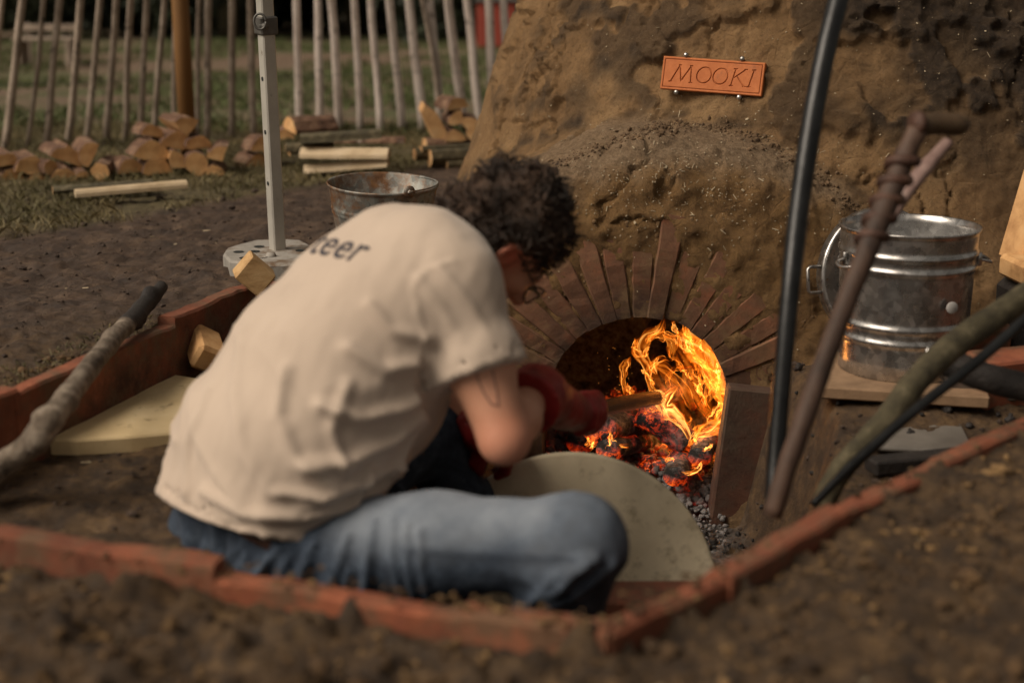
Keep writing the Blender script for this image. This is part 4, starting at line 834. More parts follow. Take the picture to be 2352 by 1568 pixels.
fade = sst(.005, .085, hgt + .02*fbm(jV, 9, 3, 12))*sst(.06, .16, al)*sst(.56, .46, al) ; fade = np.maximum(fade, .45*np.exp(-((kn-.075)/.05)**2)*sst(-.06, .03, hgt)); fade = fade*(np.linalg.norm(jV-cen, axis=1) < .17)
seamline = ridge(jV, fp((930, 1262, 2.2), (1050, 1272, 2.13), (1200, 1280, 2.1), (1330, 1285, 2.1), (1395, 1290, 2.13)), .006, 1.0)
jV = jV + jN*(.0025*seamline)[:, None]; jeans = put('jeans', jV, jQ, MDENIM, man, attrs=dict(fade=fade, seam=np.clip(seamline*.7, 0, 1)))
jbvh = BVHTree.FromPolygons([Vector(v) for v in jV], [tuple(q) for q in jQ.tolist()])
# belt
Bf = Field.uni((-.75, 2.15, -.30), (-.15, 2.85, .12), .0065); bc = S0*.80 + S1*.20
for s in (-.075, .075): Bf.cap(S0 + Lx*s + A(.05, 0, -.02), S0*.55 + S1*.45 + Lx*s + A(.01, 0, 0), .126, .124, .05)
Bf.F = np.maximum(Bf.F, -(Bf.F + .014)); Bf.cut(bc + wn*.018, wn); Bf.cut(bc - wn*.018, -wn); v_, q_ = Bf.mesh(); put('belt', relax(v_, q_, 1), q_, MBELT, man)
# shoes
for An, toe in ((AnR, nrm(A(.8, .35, 0))), (AnL, nrm(A(.5, .8, 0)))):
    c = An + toe*.06; Sf = Field.uni(c - .19, c + .19, .0075); Sf.cap(An + A(0, 0, -.005), An + A(0, 0, -.045), .05, .046, .03); Sf.cap(An - toe*.03 + A(0, 0, -.055), An + toe*.16 + A(0, 0, -.062), .045, .038, .03); Sf.cut(A(0, 0, -.597), A(0, 0, -1)); v_, q_ = Sf.mesh(); put('boot', relax(v_, q_, 1), q_, MBOOT, man)
# gloves
def glove(Wr_, El_, HF_, s, rs, flare, rf=.0135):
    c = (Wr_ + HF_)/2; g_ = Field.uni(c - .26, c + .26, .0058); d = nrm(HF_-Wr_); back_ = Wr_ + nrm(El_-Wr_)*.055
    g_.cap(back_, Wr_ + d*.02, flare, .046, .02); g_.cap(Wr_, HF_ + nrm(Wr_-HF_)*.045, .055, .040, .03); hand(g_, HF_, s, Wr_ - HF_, rs, rf, .021, .010)
    X, Y, Z = g_.grid(); hd = (X-back_[0])*(-d[0]) + (Y-back_[1])*(-d[1]) + (Z-back_[2])*(-d[2]); g_.cut(back_, -nrm(Wr_-back_)); g_.F = np.where(hd > -.06, np.maximum(g_.F, -(g_.F+.008)), g_.F)
    v_, q_ = g_.mesh(); v_ = relax(v_, q_, 1, .5); nn_ = vnormals(v_, q_); v_ = v_ + nn_*(.0035*fbm(v_, 35, 3, 44) + .004*fbm(v_, 16, 2, 45))[:, None]; return put('leather_glove', v_, q_, MGLOVE, man)
glove(Wr, El, HF, sdir, .018, .064); glove(WrL, ElL, HL, sL, .016, .048)
# the pole he holds, pushed into the fire
V, F = tube(smoothpath([ShaftA, ShaftA*.5+ShaftB*.5, ShaftB], 30), .0185, 20); V = V + .0008*np.stack([fbm(V, 30, 2, k) for k in range(3)], 1)
mp_ = simple('heated_iron_pole', [(.3, (.02, .012, .009)), (.7, (.06, .036, .024))], 22, .22, .3, 50, .002, metal=.75)
tag(put('iron_pole', V, F, mp_, None, ShaftA), 'dark iron pole held in the red gloves and pushed into the flames', 'pole')
# hair: a lumpy cap with curls standing out of it
Hf = Field.uni(HC - .17, HC + .17, .0055); Hf.ell(hp(-.034, 0, .050), HA, (.106, .092, .098), .02); Hf.ell(hp(-.076, 0, -.020), HA, (.060, .076, .070), .03)
for s in (-1, 1): Hf.cap(hp(.022, s*.072, .005), hp(.030, s*.070, -.030), .012, .007, .012)
Hf.cut(hp(.062, 0, .035), nrm(Fv + Uv*-.35)); Hf.ell(hp(.012, .100, -.020), HA, (.050, .036, .042), .01, sub=True); Hf.ell(hp(.0, -.098, -.006), HA, (.036, .022, .030), .01, sub=True)
hV, hQ = Hf.mesh(); hN = vnormals(hV, hQ); hV = hV + hN*(.016*fbm(hV, 20, 3, 8) + .008*fbm(hV, 50, 2, 9))[:, None]; hair = put('hair', hV, hQ, MHAIR, man)
V = []; F = []; n = 0; sel = rng.choice(len(hV), 1400)
for i in sel:
    p, nn_ = hV[i], hN[i]
    if (p-HC) @ Fv > .045 and (p-HC) @ Uv < .02: continue
    if np.linalg.norm(p - hp(.01, .085, -.015)) < .052: continue
    t = nrm(np.cross(nn_, rng.normal(size=3))); b = np.cross(nn_, t); rr_ = rng.uniform(.006, .013); ph = rng.uniform(0, 6.28); sgn = rng.choice([-1, 1]); pts = []
    drift = nrm(t*rng.normal() + b*rng.normal() + nn_*.45)
    for j in range(8): a = ph + sgn*j*.55; pts.append(p - nn_*.004 + drift*j*.0034 + (t*math.cos(a) + nn_*math.sin(a)*.9)*rr_ + nn_*rr_*.6)
    v_, f_ = tube(pts, [.0020]*7 + [.0006], 3, cap=False); V.append(v_); F.append(np.array(f_) + n); n += len(v_)
cu = put('curls', np.vstack(V), np.vstack(F), MHAIR, hair); cu['kind'] = 'stuff'
# spectacles
gl_ = bpy.data.objects.new('spectacles', None); COL.objects.link(gl_); gl_.parent = man
def pput(name, V, F, m, par, **k): o = put(name, V, F, m, man, **k); o.parent = par; return o
for s in (-1, 1):
    a = np.linspace(0, 2*math.pi, 25)[:-1]; ring = [hp(.118 - .012*abs(math.cos(t)), s*(.034 + .026*math.cos(t)), .000 + .022*math.sin(t)) for t in a]
    g = G()
    for i in range(24): v_, f_ = tube([ring[i], ring[(i+1) % 24]], .0024, 6); g.add(v_, f_)
    v_, f_ = tube(smoothpath([hp(.106, s*.060, .008), hp(.05, s*.078, .012), hp(-.015, s*.082, .014), hp(-.04, s*.082, -.006)], 12), .002, 6); g.add(v_, f_)
    if s == 1: v_, f_ = tube(smoothpath([hp(.117, -.010, .004), hp(.121, 0, .008), hp(.117, .010, .004)], 6), .0024, 6); g.add(v_, f_)
    pput('rim', np.vstack(g.v), g.f, MFRAME, gl_); pput('lens', np.array(ring + [hp(.119, s*.034, 0)]), [(i, (i+1) % 24, 24) for i in range(24)], MLENS, gl_)
# the print on the back of the shirt and the line tattoo, laid onto the surfaces
def project(o2, bvh, toward, off):
    me = o2.data
    for v in me.vertices:
        p = Vector(v.co) + o2_loc; h_ = bvh.ray_cast(p, toward)
        if h_[0] is not None: v.co = h_[0] - toward*off - o2_loc
fc = bpy.data.curves.new('print_text', 'FONT'); fc.body = 'teer'; fc.size = .090; fc.align_x = 'RIGHT'; fc.resolution_u = 6; fc.offset = .0006; fc.space_character = 1.08
fo = bpy.data.objects.new('print_text', fc); COL.objects.link(fo); bpy.context.view_layer.update(); tme = bpy.data.meshes.new_from_object(fo.evaluated_get(bpy.context.evaluated_depsgraph_get())); bpy.data.objects.remove(fo)
import bmesh
bm = bmesh.new(); bm.from_mesh(tme); bmesh.ops.triangulate(bm, faces=bm.faces[:]); bmesh.ops.subdivide_edges(bm, edges=[e for e in bm.edges if e.calc_length() > .006], cuts=2, use_grid_fill=True); bmesh.ops.triangulate(bm, faces=bm.faces[:])
bmesh.ops.subdivide_edges(bm, edges=[e for e in bm.edges if e.calc_length() > .006], cuts=2, use_grid_fill=True); bmesh.ops.triangulate(bm, faces=bm.faces[:])
vt = np.array([v.co[:] for v in bm.verts]); ft = [tuple(v.index for v in f.verts) for f in bm.faces]; bm.free()
def onsurf(u, v, bvh): 
    q = P(u, v, 1.0) - A(0, 0, CAM_H); h_ = bvh.ray_cast(Vector((0, 0, CAM_H)), Vector(q)); return np.array(h_[0]), np.array(h_[1])
p0, n0 = onsurf(818, 604, sbvh); p1, _ = onsurf(762, 590, sbvh); tx = nrm(p0 - p1); n0 = n0 if n0[1] < 0 else -n0; n0 = nrm(n0 + A(-.25, 0, .35)); tx = nrm(tx - n0*np.dot(tx, n0)); ty = np.cross(n0, tx)
V = []
for q in vt:
    w_ = p0 + tx*q[0] + ty*q[1] + n0*.10; h_ = sbvh.ray_cast(Vector(w_), Vector(-n0)); V.append(np.array(h_[0]) + n0*.0016 if h_[0] is not None else w_ - n0*.10)
pput('shirt_lettering', np.array(V), ft, MINK, shirt)
tp = [(1092, 843), (1098, 870), (1110, 900), (1128, 928), (1145, 932), (1142, 905), (1135, 870), (1130, 845)]
pt = [onsurf(*q, bbvh) for q in [(a + (b_-a)*f, c + (d-c)*f) for (a, c), (b_, d) in zip(tp[:-1], tp[1:]) for f in np.linspace(0, 1, 6)[:-1]]]
V, F = tube([p for p, _ in pt], .0016, 6); pput('tattoo', V, F, MTATT, body)
# ------------------------------------------------------------------ the round cover and the pale slab
MB2 = MBOARD
dc = P(1308, 1368, 2.80); dn_ = nrm(A(-.10, -.84, .54)); prof = [(0, .014), (.304, .014), (.311, .011), (.314, .005), (.314, -.008), (.309, -.014), (0, -.014)]
V, F = lathe(prof, dc, dn_, 96); V = V + .0012*np.stack([fbm(V, 25, 3, k) for k in range(3)], 1)
tag(put('round_kiln_cover', V, F, MBOARD, None, dc, smooth=False), 'large round cream disc leaning in the pit before the fire mouth', 'disc')
for pth in ([(1010, 1118), (1010, 1118)],): pass
pl = [PZ(u, v, -.125) for u, v in ((108, 1018), (135, 985), (205, 925), (270, 872), (300, 864), (390, 866), (470, 880), (520, 900), (500, 960), (440, 1000), (300, 1012), (180, 1020))]
pl = np.array(pl)[:, :3]; top = pl.copy(); top[:, 2] = -.115; ins = top.mean(0) + (top - top.mean(0))*.985; bot = top.copy(); top2 = top.copy(); top2[:, 2] = -.119; bot[:, 2] = -.150; ins[:, 2] = -.1145
n = len(pl); V = np.vstack([ins, top2, bot]); F = [tuple(range(n))[::-1]] + [(i, (i+1) % n, n+(i+1) % n, n+i) for i in range(n)] + [(n+i, n+(i+1) % n, 2*n+(i+1) % n, 2*n+i) for i in range(n)]
V = V + .0015*np.stack([fbm(V, 20, 2, k) for k in range(3)], 1); o = put('pale_slab', V, F, MBOARDL, None, pl.mean(0), smooth=False); tag(o, 'pale yellow broken slab lying flat on the pit ledge at left', 'slab')

# ------------------------------------------------------------------ branches, pipes and tools
def branch(name, pts, rad, mat, label, cat, n=18, knots=0, ell=1, seg=50, rnd=.10, seed=0, group=None, mats2=None):
    c = smoothpath(pts, seg); r = np.interp(np.linspace(0, 1, seg), np.linspace(0, 1, len(rad)), rad); V, F = tube(c, r, n, ell=ell, rnd=rnd, seed=seed)
    for k in range(knots):
        i = int(rng.integers(4, seg-4)); q = c[i] + nrm(rng.normal(size=3))*r[i]; dq = np.linalg.norm(V-q, axis=1); V = V + (V - c[i])/r[i]*(.012*np.exp(-(dq/.016)**2))[:, None]
    mi = None
    if mats2: mi = [1 if (j < mats2[1]*(seg-1)*n or j == len(F)-2) else 0 for j in range(len(F))]
    o = put(name, V, F, [mat, mats2[0]] if mats2 else mat, None, pts[0], mi=mi); return tag(o, label, cat, group)
MBARKL = simple('lichen_bark', [(.3, (.045, .032, .022)), (.50, (.14, .11, .082)), (.68, (.31, .26, .205))], 24, .92, .8, 45, .008, dirt_shade=((.055, .040, .028), 12, .58, .70))
branch('fallen_branch', [PZ(372, 658, .075), PZ(330, 705, .05), PZ(262, 775, .045), PZ(190, 865, .045), PZ(120, 960, .03), PZ(60, 1030, -.04), PZ(-60, 1110, -.10)], [.016, .023, .021, .023, .024, .026, .029], MBARKL, 'grey barked branch with charred black end leaning over the kerb', 'branch', knots=14, seg=70, rnd=.13, mats2=(MCHAR, .27))
branch('black_pipe', [P(1775, 1180, 2.46), P(1786, 1000, 2.52), P(1812, 700, 2.60), P(1828, 540, 2.66), P(1848, 390, 2.71), P(1872, 240, 2.76), P(1898, 110, 2.81), P(1926, 0, 2.86), P(1975, -170, 2.95)], [.0165, .0165, .0175, .019, .020, .020, .020, .020, .020], MBLACK, 'long black iron pipe standing upright and curving out of the top of the frame', 'pipe', knots=0, rnd=.015)
sp_t = thing('old_spade', P(1775, 1180, 2.36), 'old spade with brown shaft and grip standing handle up beside the black pipe', 'spade')
pts = [P(1772, 1185, 2.36), P(1812, 1060, 2.38), P(1872, 890, 2.42), P(1945, 690, 2.46), P(2010, 530, 2.50), P(2055, 420, 2.53), P(2085, 345, 2.55), P(2108, 300, 2.56)]
c = smoothpath(pts, 40); V, F = tube(c, np.interp(np.linspace(0, 1, 40), [0, .45, .62, 1], [.0175, .0185, .021, .0185]), 16, rnd=.16); put('shaft', V, F, simple('old_wood_shaft', [(.3, (.030, .017, .012)), (.55, (.085, .048, .032)), (.75, (.16, .10, .07))], 12, .7, .5, 40, .004, aniso=(1, 1, .3)), sp_t)
def helix(c0, r, turns, tr, n=90):
    t = np.linspace(0, 1, n); q = smoothpath(c0, n); T_ = np.gradient(q, axis=0); out = []
    for i in range(n): x, y, _ = frame(T_[i]); a = t[i]*turns*2*math.pi; out.append(q[i] + (x*math.cos(a) + y*math.sin(a))*r)
    return tube(out, tr, 8)
put('leather_wrap', *helix([P(1998, 560, 2.50), P(2040, 455, 2.53), P(2085, 345, 2.55)], .021, 5.0, .0105), MRUST, sp_t)
V, F = tube(smoothpath([P(2112, 292, 2.57), P(2150, 285, 2.585), P(2222, 288, 2.60)], 14), [.020]*12 + [.018, .010], 16, rnd=.05); put('handle', V, F, simple('handle_wood', [(.3, (.035, .020, .010)), (.7, (.085, .052, .025))], 12, .65, .4, 40), sp_t)
V, F = lathe([(0, -.006), (.020, -.006), (.024, 0), (.022, .008), (0, .010)], P(2108, 285, 2.56), nrm(A(-1, -.35, .1)), 20); put('end_cap', V, F, MRUST, sp_t)
branch('dull_pink_stick', [P(2040, 505, 2.62), P(2075, 450, 2.63), P(2125, 385, 2.65), P(2178, 325, 2.67)], [.016, .018, .019, .013], simple('weathered_stick', [(.3, (.13, .075, .065)), (.55, (.24, .16, .14)), (.78, (.46, .40, .38))], 13, .75, .5, 40), 'short pinkish split stick end showing behind the spade grip', 'stick', ell=.7)
branch('green_branch', [P(1885, 1165, 2.50), P(1935, 1075, 2.52), P(2030, 975, 2.57), P(2110, 870, 2.62), P(2200, 785, 2.68), P(2290, 725, 2.74), P(2400, 650, 2.80)], [.022, .022, .026, .025, .027, .026, .026], MBARKG, 'thick mossy green branch crossing in front of the metal bin', 'branch', knots=4)
branch('iron_rod', [P(1868, 1158, 2.42), P(1960, 1065, 2.46), P(2110, 935, 2.52), P(2250, 825, 2.58), P(2420, 675, 2.66)], [.0075, .0095, .0105, .0105, .0105], MBLACK, 'thin straight black rod lying just below the mossy branch', 'rod', rnd=.01)
th_ = branch('charred_log', [P(2128, 815, 2.86), P(2190, 838, 2.84), P(2270, 868, 2.80), P(2420, 905, 2.74)], [.028, .029, .030, .03], MCHAR, 'black charred pole end poking in from the right before the bin', 'log', rnd=.06)
V, F = lathe([(.0285, -.004), (.0305, -.003), (.0305, .004), (.0285, .005), (.026, .005), (.026, -.004)], P(2128, 815, 2.86), nrm(P(2128, 815, 2.86)-P(2190, 838, 2.84)), 24); put('metal_band', V, F, MZINC, th_)

# ------------------------------------------------------------------ the lidded bin, bucket and tent pole
bc = PZ(2106, 882, -.10); bc[1] += .155; gz = -.10
bin_ = thing('metal_bin', A(bc[0], bc[1], gz), 'shiny galvanised bin with ribbed sides standing on a clay tile', 'bin')
s_ = (312/FPX*(bc[1]*.9686+.9*.2487))/2; Hb = .362
prof = [(s_*.885, 0), (s_*.90, .002), (s_*.905, .03)]
for zz in np.linspace(.035, Hb-.012, 90):
    r = s_*(.905 + .065*zz/Hb)
    for rc, wd, am in ((.092, .008, .0052), (.128, .008, .0052), (.268, .007, .0052), (.302, .007, .0052)): r += am*math.exp(-((zz-rc)/wd)**2)
    prof.append((r, zz))
prof += [(s_*.985, Hb-.010), (s_*1.0, Hb-.004), (s_*.998, Hb), (s_*.975, Hb-.001), (s_*.955, Hb-.02), (s_*.88, .03), (0, .028)]
V, F = lathe(prof, A(bc[0], bc[1], gz), (0, 0, 1), 96); V[:, 0] += .0025*fbm(V, 5, 2, 3); V[:, 1] += .0035*fbm(V, 6, 3, 4); put('body', V, F, MZINC, bin_)
for sx, ang in ((-1, 205), (1, -5)):
    d = A(math.cos(R(ang)), math.sin(R(ang)), 0); t = A(-d[1], d[0], 0); q = A(bc[0], bc[1], gz + .285) + d*s_*.97
    V, F = tube(smoothpath([q + t*.032, q + d*.026 + t*.030 - A(0, 0, .006), q + d*.036 - A(0, 0, .012), q + d*.026 - t*.030 - A(0, 0, .006), q - t*.032], 22), .0042, 8); ea = put('handle', V, F, MZINC, bin_)
    for k in (-1, 1): o = put('bracket', *box(q + t*.033*k, (.012, .012, .034), A(d, t, A(0, 0, 1)), .003), MZINC, bin_); o.parent = ea
V, F = lathe([(0, .0025), (.0135, .0025), (.0145, .0012), (.0145, -.001)], P(2187, 707, bc[1]-.163) , nrm(A(.18, -1, .05)), 24); V[:, 1] += 0; put('round_sticker', V, F, simple('sticker_grey', [(.3, (.30, .29, .28)), (.7, (.40, .39, .38))], 30, .8), bin_)
hit = kbvh.ray_cast(Vector((0, 0, CAM_H)), Vector(P(2025, 632, 1.0) - A(0, 0, CAM_H))); lc = P(2025, 632, hit[0].y - .075); ln = nrm(A(.28, -.93, .16))
lid = thing('bin_lid', lc, 'round galvanised lid with wire handle leaning on the kiln behind the bin', 'lid')
s2 = .178; V, F = lathe([(0, .018), (.06, .016), (.10, .010), (s2-.02, .006), (s2-.008, .010), (s2, .010), (s2+.003, .004), (s2+.003, -.022), (s2, -.024), (s2, .004), (s2-.02, .001), (0, .012)], lc, ln, 72); put('disc', V, F, MZINC, lid)
q = lc - nrm(np.cross(A(0, 0, 1), ln))*(s2+.003)*(1 if np.cross(A(0, 0, 1), ln)[0] > 0 else -1); t = nrm(A(0, 0, 1) - ln*ln[2]); o_ = nrm(q-lc); V, F = tube([q + t*.034, q + t*.034 + o_*.030, q + t*.028 + o_*.036, q - t*.028 + o_*.036, q - t*.034 + o_*.030, q - t*.034], .0048, 8); put('handle', V, F, MZINC, lid)
# rusty bucket
bq = P(873, 418, 4.12); rb = 251/FPX*4.19/2; hb = bq[2] - float(ground_z(bq[0], bq[1], False)) - .003; bk = thing('rusty_bucket', A(bq[0], bq[1], bq[2]-hb), 'rusty tapered metal bucket behind the man beside the tent pole', 'bucket')
prof = [(rb*.68, 0), (rb*.70, .004)]
for zz in np.linspace(.01, hb-.01, 60):
    r = rb*(.70 + .285*zz/hb)
    for rc in (.70, .74, .25): r += .0035*math.exp(-((zz/hb-rc)/.014)**2)
    prof.append((r, zz))
prof += [(rb*1.0, hb-.006), (rb*1.01, hb-.001), (rb*.995, hb+.002), (rb*.975, hb-.003), (rb*.68, .012), (0, .010)]
tl = nrm(A(.035, -.055, 1)); V, F = lathe(prof, A(bq[0], bq[1], bq[2]-hb), tl, 80); put('body', V, F, MRUSTZ, bk)
top = A(bq[0], bq[1], bq[2]-hb) + tl*(hb-.018)
ends = []
for ang in (-58, 122):
    d = A(math.cos(R(ang)), math.sin(R(ang)), 0); q = top + d*rb*.985 + A(0, 0, .012); ends.append(q + d*.006); e0 = []
    V, F = lathe([(.006, -.002), (.017, -.002), (.018, .002), (.006, .003)], q + d*.004, d, 20); put('ear', V, F, MRUSTZ, bk)
e0, e1 = ends; m_ = top + A(.045, .0, .022); d_ = nrm(e1-e0); sd2 = nrm(np.cross(d_, A(0, 0, 1)))
arc = [e0 + (e1-e0)*(.5-.5*math.cos(t)) + sd2*rb*.98*math.sin(t)*1.0 + A(0, 0, .006*math.sin(t)) for t in np.linspace(0, math.pi, 26)]
V, F = tube(arc, .0028, 8); put('bail_handle', V, F, MRUSTZ, bk)
# tent pole on its weight
fb = PZ(638, 578, .035); tp_ = thing('tent_pole', fb, 'white square tent leg with pin holes and a grey sliding collar', 'pole')
topP = P(606, -30, fb[1]-.06); dz = nrm(topP - fb); xa = nrm(np.cross(A(math.sin(.62), -math.cos(.62), 0), dz)); ya = np.cross(dz, xa); wP = .040
Lp = np.linalg.norm(topP-fb)
def rot2(g_): return np.array([xa, ya, dz])
put('tube', *box(fb + dz*(Lp/2), (wP, wP, Lp), rot2(0), .004), MALU, tp_, smooth=False)
MHOLE = simple('hole_dark', [(.3, (.01, .012, .012)), (.7, (.015, .02, .02))], 10, .9)
for (u, v) in ((616, 42), (615, 166), (620, 289), (624, 410)):
    s = 1 - (v - (-30))/(578+30); c = fb + dz*(Lp*s*.985)
    for fac in (ya, -ya, xa, -xa):
        if fac[1] < 0 and fac[0] < 0:
            V, F = lathe([(0, .0010), (.0066, .0009), (.0068, -.001)], c + fac*(wP/2+.0002), fac, 16); put('pin_hole', V, F, MHOLE, tp_, smooth=False)
for fac, sd3 in ((-ya, xa),):
    for k in (-.6, .6): put('rib', *box(fb + dz*(Lp*.46) - ya*(wP/2+.0012)*1 + xa*wP*.5*k, (.0035, .003, Lp*.90), rot2(0)), MALU, tp_, smooth=False)
cc_ = fb + dz*(Lp*(1-(46+30)/608)*.985); co_ = put('collar', *box(cc_, (wP+.014, wP+.014, .052), rot2(0), .004), MGREYM, tp_, smooth=False)
fac = ya if ya[1] < 0 else -ya; kq = cc_ + fac*(wP/2+.016) + A(-.022, 0, 0)
V, F = lathe([(0, .016), (.009, .015), (.011, .010), (.011, -.012)], kq, fac, 20); o = put('lock_pin', V, F, MGREYM, tp_); o.parent = co_
a = np.linspace(0, 2*math.pi, 22); rg = [P(597, 50, kq[1]-.015) + A(math.cos(t), 0, 0)*.017 + A(0, 0, math.sin(t))*.022 for t in a]; V, F = tube(rg, .0036, 8); o = put('pull_ring', V, F, MGREYM, tp_); o.parent = co_
wt = thing('pole_weight', PZ(600, 590, 0), 'flat grey concrete weight with holes under the white tent leg', 'weight')
oc = [(512, 588), (520, 575), (548, 566), (588, 556), (640, 553), (690, 556), (722, 572), (735, 590), (720, 604), (690, 612), (620, 612), (560, 608), (527, 604)]
pl = np.array([PZ(u, v, .035) for u, v in oc]); n = len(pl); ctr = pl.mean(0); a_ = ctr + (pl-ctr)*.955; a_[:, 2] = .043; b_ = pl.copy(); b_[:, 2] = .036; c_ = pl.copy(); c_[:, 2] = -.02
V = np.vstack([a_, b_, c_]); F = [tuple(range(n))] + [(i, (i+1) % n, n+(i+1) % n, n+i) for i in range(n)] + [(n+i, n+(i+1) % n, 2*n+(i+1) % n, 2*n+i) for i in range(n)]; put('block', V, F, MCONC, wt, smooth=False)
for (u, v) in ((548, 578), (595, 566), (562, 592), (600, 590), (690, 575), (585, 577)):
    V, F = lathe([(.016, .0005), (.014, -.001), (.013, -.001), (0, -.001)], PZ(u, v, .0445), (0, 0, 1), 18); put('hole', V, F, MHOLE if u != 600 else MCONC, wt, smooth=False)
V, F = lathe([(0, .012), (.012, .010), (.016, .004), (.017, 0)], PZ(622, 588, .044), (0, 0, 1), 16); put('bolt', V, F, MCONC, wt)

# ------------------------------------------------------------------ firewood: every log a thing of its own
def log(u, v, Y, r, kind, L, label, group, mats=(MBARKR, MWOOD, MWOODO), az=155, tilt=0, roll=0, wide=1.0):
    """u, v, Y: middle of the end face turned to the camera; az: heading of the log away from that face, degrees from +X"""
    L = L*.85; az = 113 + (az-150)*.5 if 145 <= az <= 170 else az; r = r*1.10; v = v - 4*(az > 90)
    p = P(u, v, Y); d = A(math.cos(R(az))*math.cos(R(tilt)), math.sin(R(az))*math.cos(R(tilt)), math.sin(R(tilt))); x, y, _ = frame(d); sd_i = int(rng.integers(1e4))
    if kind == 'round': pr = [(math.cos(t), math.sin(t), 0) for t in np.linspace(0, 2*math.pi, 17)[:-1]]
    elif kind == 'half': pr = [(math.cos(t), math.sin(t)-.45, 0) for t in np.linspace(0, math.pi, 10)] + [(-.5, -.47, 1), (.1, -.44, 1), (.6, -.47, 1)]
    elif kind == 'quarter': pr = [(math.cos(t)*1.25-.5, math.sin(t)*1.25-.5, 0) for t in np.linspace(0, math.pi/2, 8)] + [(-.52, .2, 1), (-.5, -.5, 1), (.2, -.53, 1)]
    else: pr = [(-1, -.4, 1), (-.2, -.5, 1), (.9, -.35, 1), (1, .05, 0), (.6, .42, 0), (-.1, .5, 0), (-.8, .38, 0), (-1.02, 0, 1)]
    ca, sa = math.cos(R(roll)), math.sin(R(roll)); n = len(pr); V = []; NS = 9
    jit = rng.normal(0, .05, (n, 2))
    for i in range(NS):
        s = i/(NS-1); tw = .05*math.sin(s*3+sd_i)
        for j, (a, b, _) in enumerate(pr):
            a, b = (a + jit[j, 0])*wide, b + jit[j, 1]; q = (a*ca - b*sa)*r, (a*sa + b*ca)*r
            V.append(p + d*L*s + x*(q[0] + tw*r) + y*q[1])
    V = np.array(V); V = V + r*.07*np.stack([fbm(V, 18, 3, sd_i+k) for k in range(3)], 1)
    F = []; mi = []
    for i in range(NS-1):
        for j in range(n): F.append((i*n+j, i*n+(j+1) % n, (i+1)*n+(j+1) % n, (i+1)*n+j)); mi.append(1 if (pr[j][2] or pr[(j+1) % n][2]) else 0)
    F += [tuple(range(n))[::-1], tuple((NS-1)*n+j for j in range(n))]; mi += [2, 2]
    o = put('firewood_log', V, F, list(mats), None, p, mi=mi, smooth=False); return tag(o, label, 'log', group)
g1 = 'firewood in the pile at the left edge'
for u, v, r, k, lb, az, ro in ((75, 385, 32, 'half', 'half round log with pale end in the left edge pile, widest of its front row', 160, 10), (117, 389, 15, 'round', 'thin round log between two fatter ones in the left edge pile', 140, 0),
    (157, 362, 33, 'half', 'upper middle half log of the left edge pile with flat underside', 158, 25), (200, 357, 27, 'half', 'right hand log on top of the left edge pile, round end to the fence', 150, -60),
    (150, 408, 27, 'half', 'bottom half log at the right foot of the left edge pile', 150, 5), (85, 418, 22, 'half', 'low log half sunk in grass at the front of the left edge pile', 158, 0),
    (15, 372, 26, 'half', 'white flecked bark log cut by the left frame edge', 165, 0), (228, 399, 18, 'round', 'short pale log lying alone right of the left edge pile', 95, 0), (30, 405, 22, 'half', 'lowest log at the very left of the frame', 165, 0), (190, 405, 12, 'plank', 'small split chip at the right foot of the left edge pile', 150, 0)):
    log(u, v, 6.15 + (.12 if v < 370 else 0), r*6.4/FPX, k, .34, lb, g1, az=az, roll=ro)
g2 = 'firewood in the pile by the orange post'
for u, v, r, k, lb, az, ro, L in ((430, 290, 30, 'quarter', 'topmost log of the pile by the orange post, end facing right', 163, 40, .32), (408, 328, 32, 'half', 'long half log on the second tier of the pile by the orange post', 160, 10, .36),
    (348, 352, 36, 'half', 'half log with shaggy bark jutting left in the pile by the orange post', 150, 5, .22), (458, 332, 27, 'half', 'domed log on the right of the third tier by the orange post', 120, 0, .3),
    (408, 374, 27, 'quarter', 'wedge split log standing in the middle of the pile by the orange post', 110, 90, .3), (450, 381, 23, 'round', 'fully round log end low in the pile by the orange post', 105, 0, .3),
    (500, 357, 26, 'quarter', 'dark split log at the right end of the pile by the orange post', 100, 20, .3), (494, 396, 20, 'half', 'small half log on the ground at the right foot of the post pile', 100, 0, .28),
    (362, 388, 30, 'half', 'wide bottom half log at the front of the pile by the orange post', 150, 0, .28), (300, 385, 26, 'half', 'pale barked log at the bottom left of the pile by the orange post', 165, 0, .2), (350, 305, 24, 'half', 'rough log under the top one at the left of the post pile', 168, 10, .16)):
    log(u, v, 6.25 + (.10 if v < 345 else 0), r*6.5/FPX, k, L, lb, g2, az=az, roll=ro)
g3 = 'firewood behind the tent leg'
for u, v, r, k, lb, az, ro, L, m in ((665, 287, 27, 'half', 'half log with dark bark trailing right, on top behind the tent leg', 35, 10, .26, None), (655, 313, 18, 'half', 'thin pale log under the top one behind the tent leg', 100, 0, .3, None),
    (610, 335, 30, 'half', 'reddish barked log left of the tent leg in the middle heap', 160, 0, .16, None), (600, 375, 30, 'half', 'low reddish barked log left of the tent leg on the grass', 165, 0, .2, None), (625, 350, 16, 'round', 'dark round log directly behind the tent leg', 100, 0, .25, None)):
    log(u, v, 6.6, r*6.9/FPX, k, L, lb, g3, az=az, roll=ro)
g4 = 'long split poles stacked right of the tent leg'
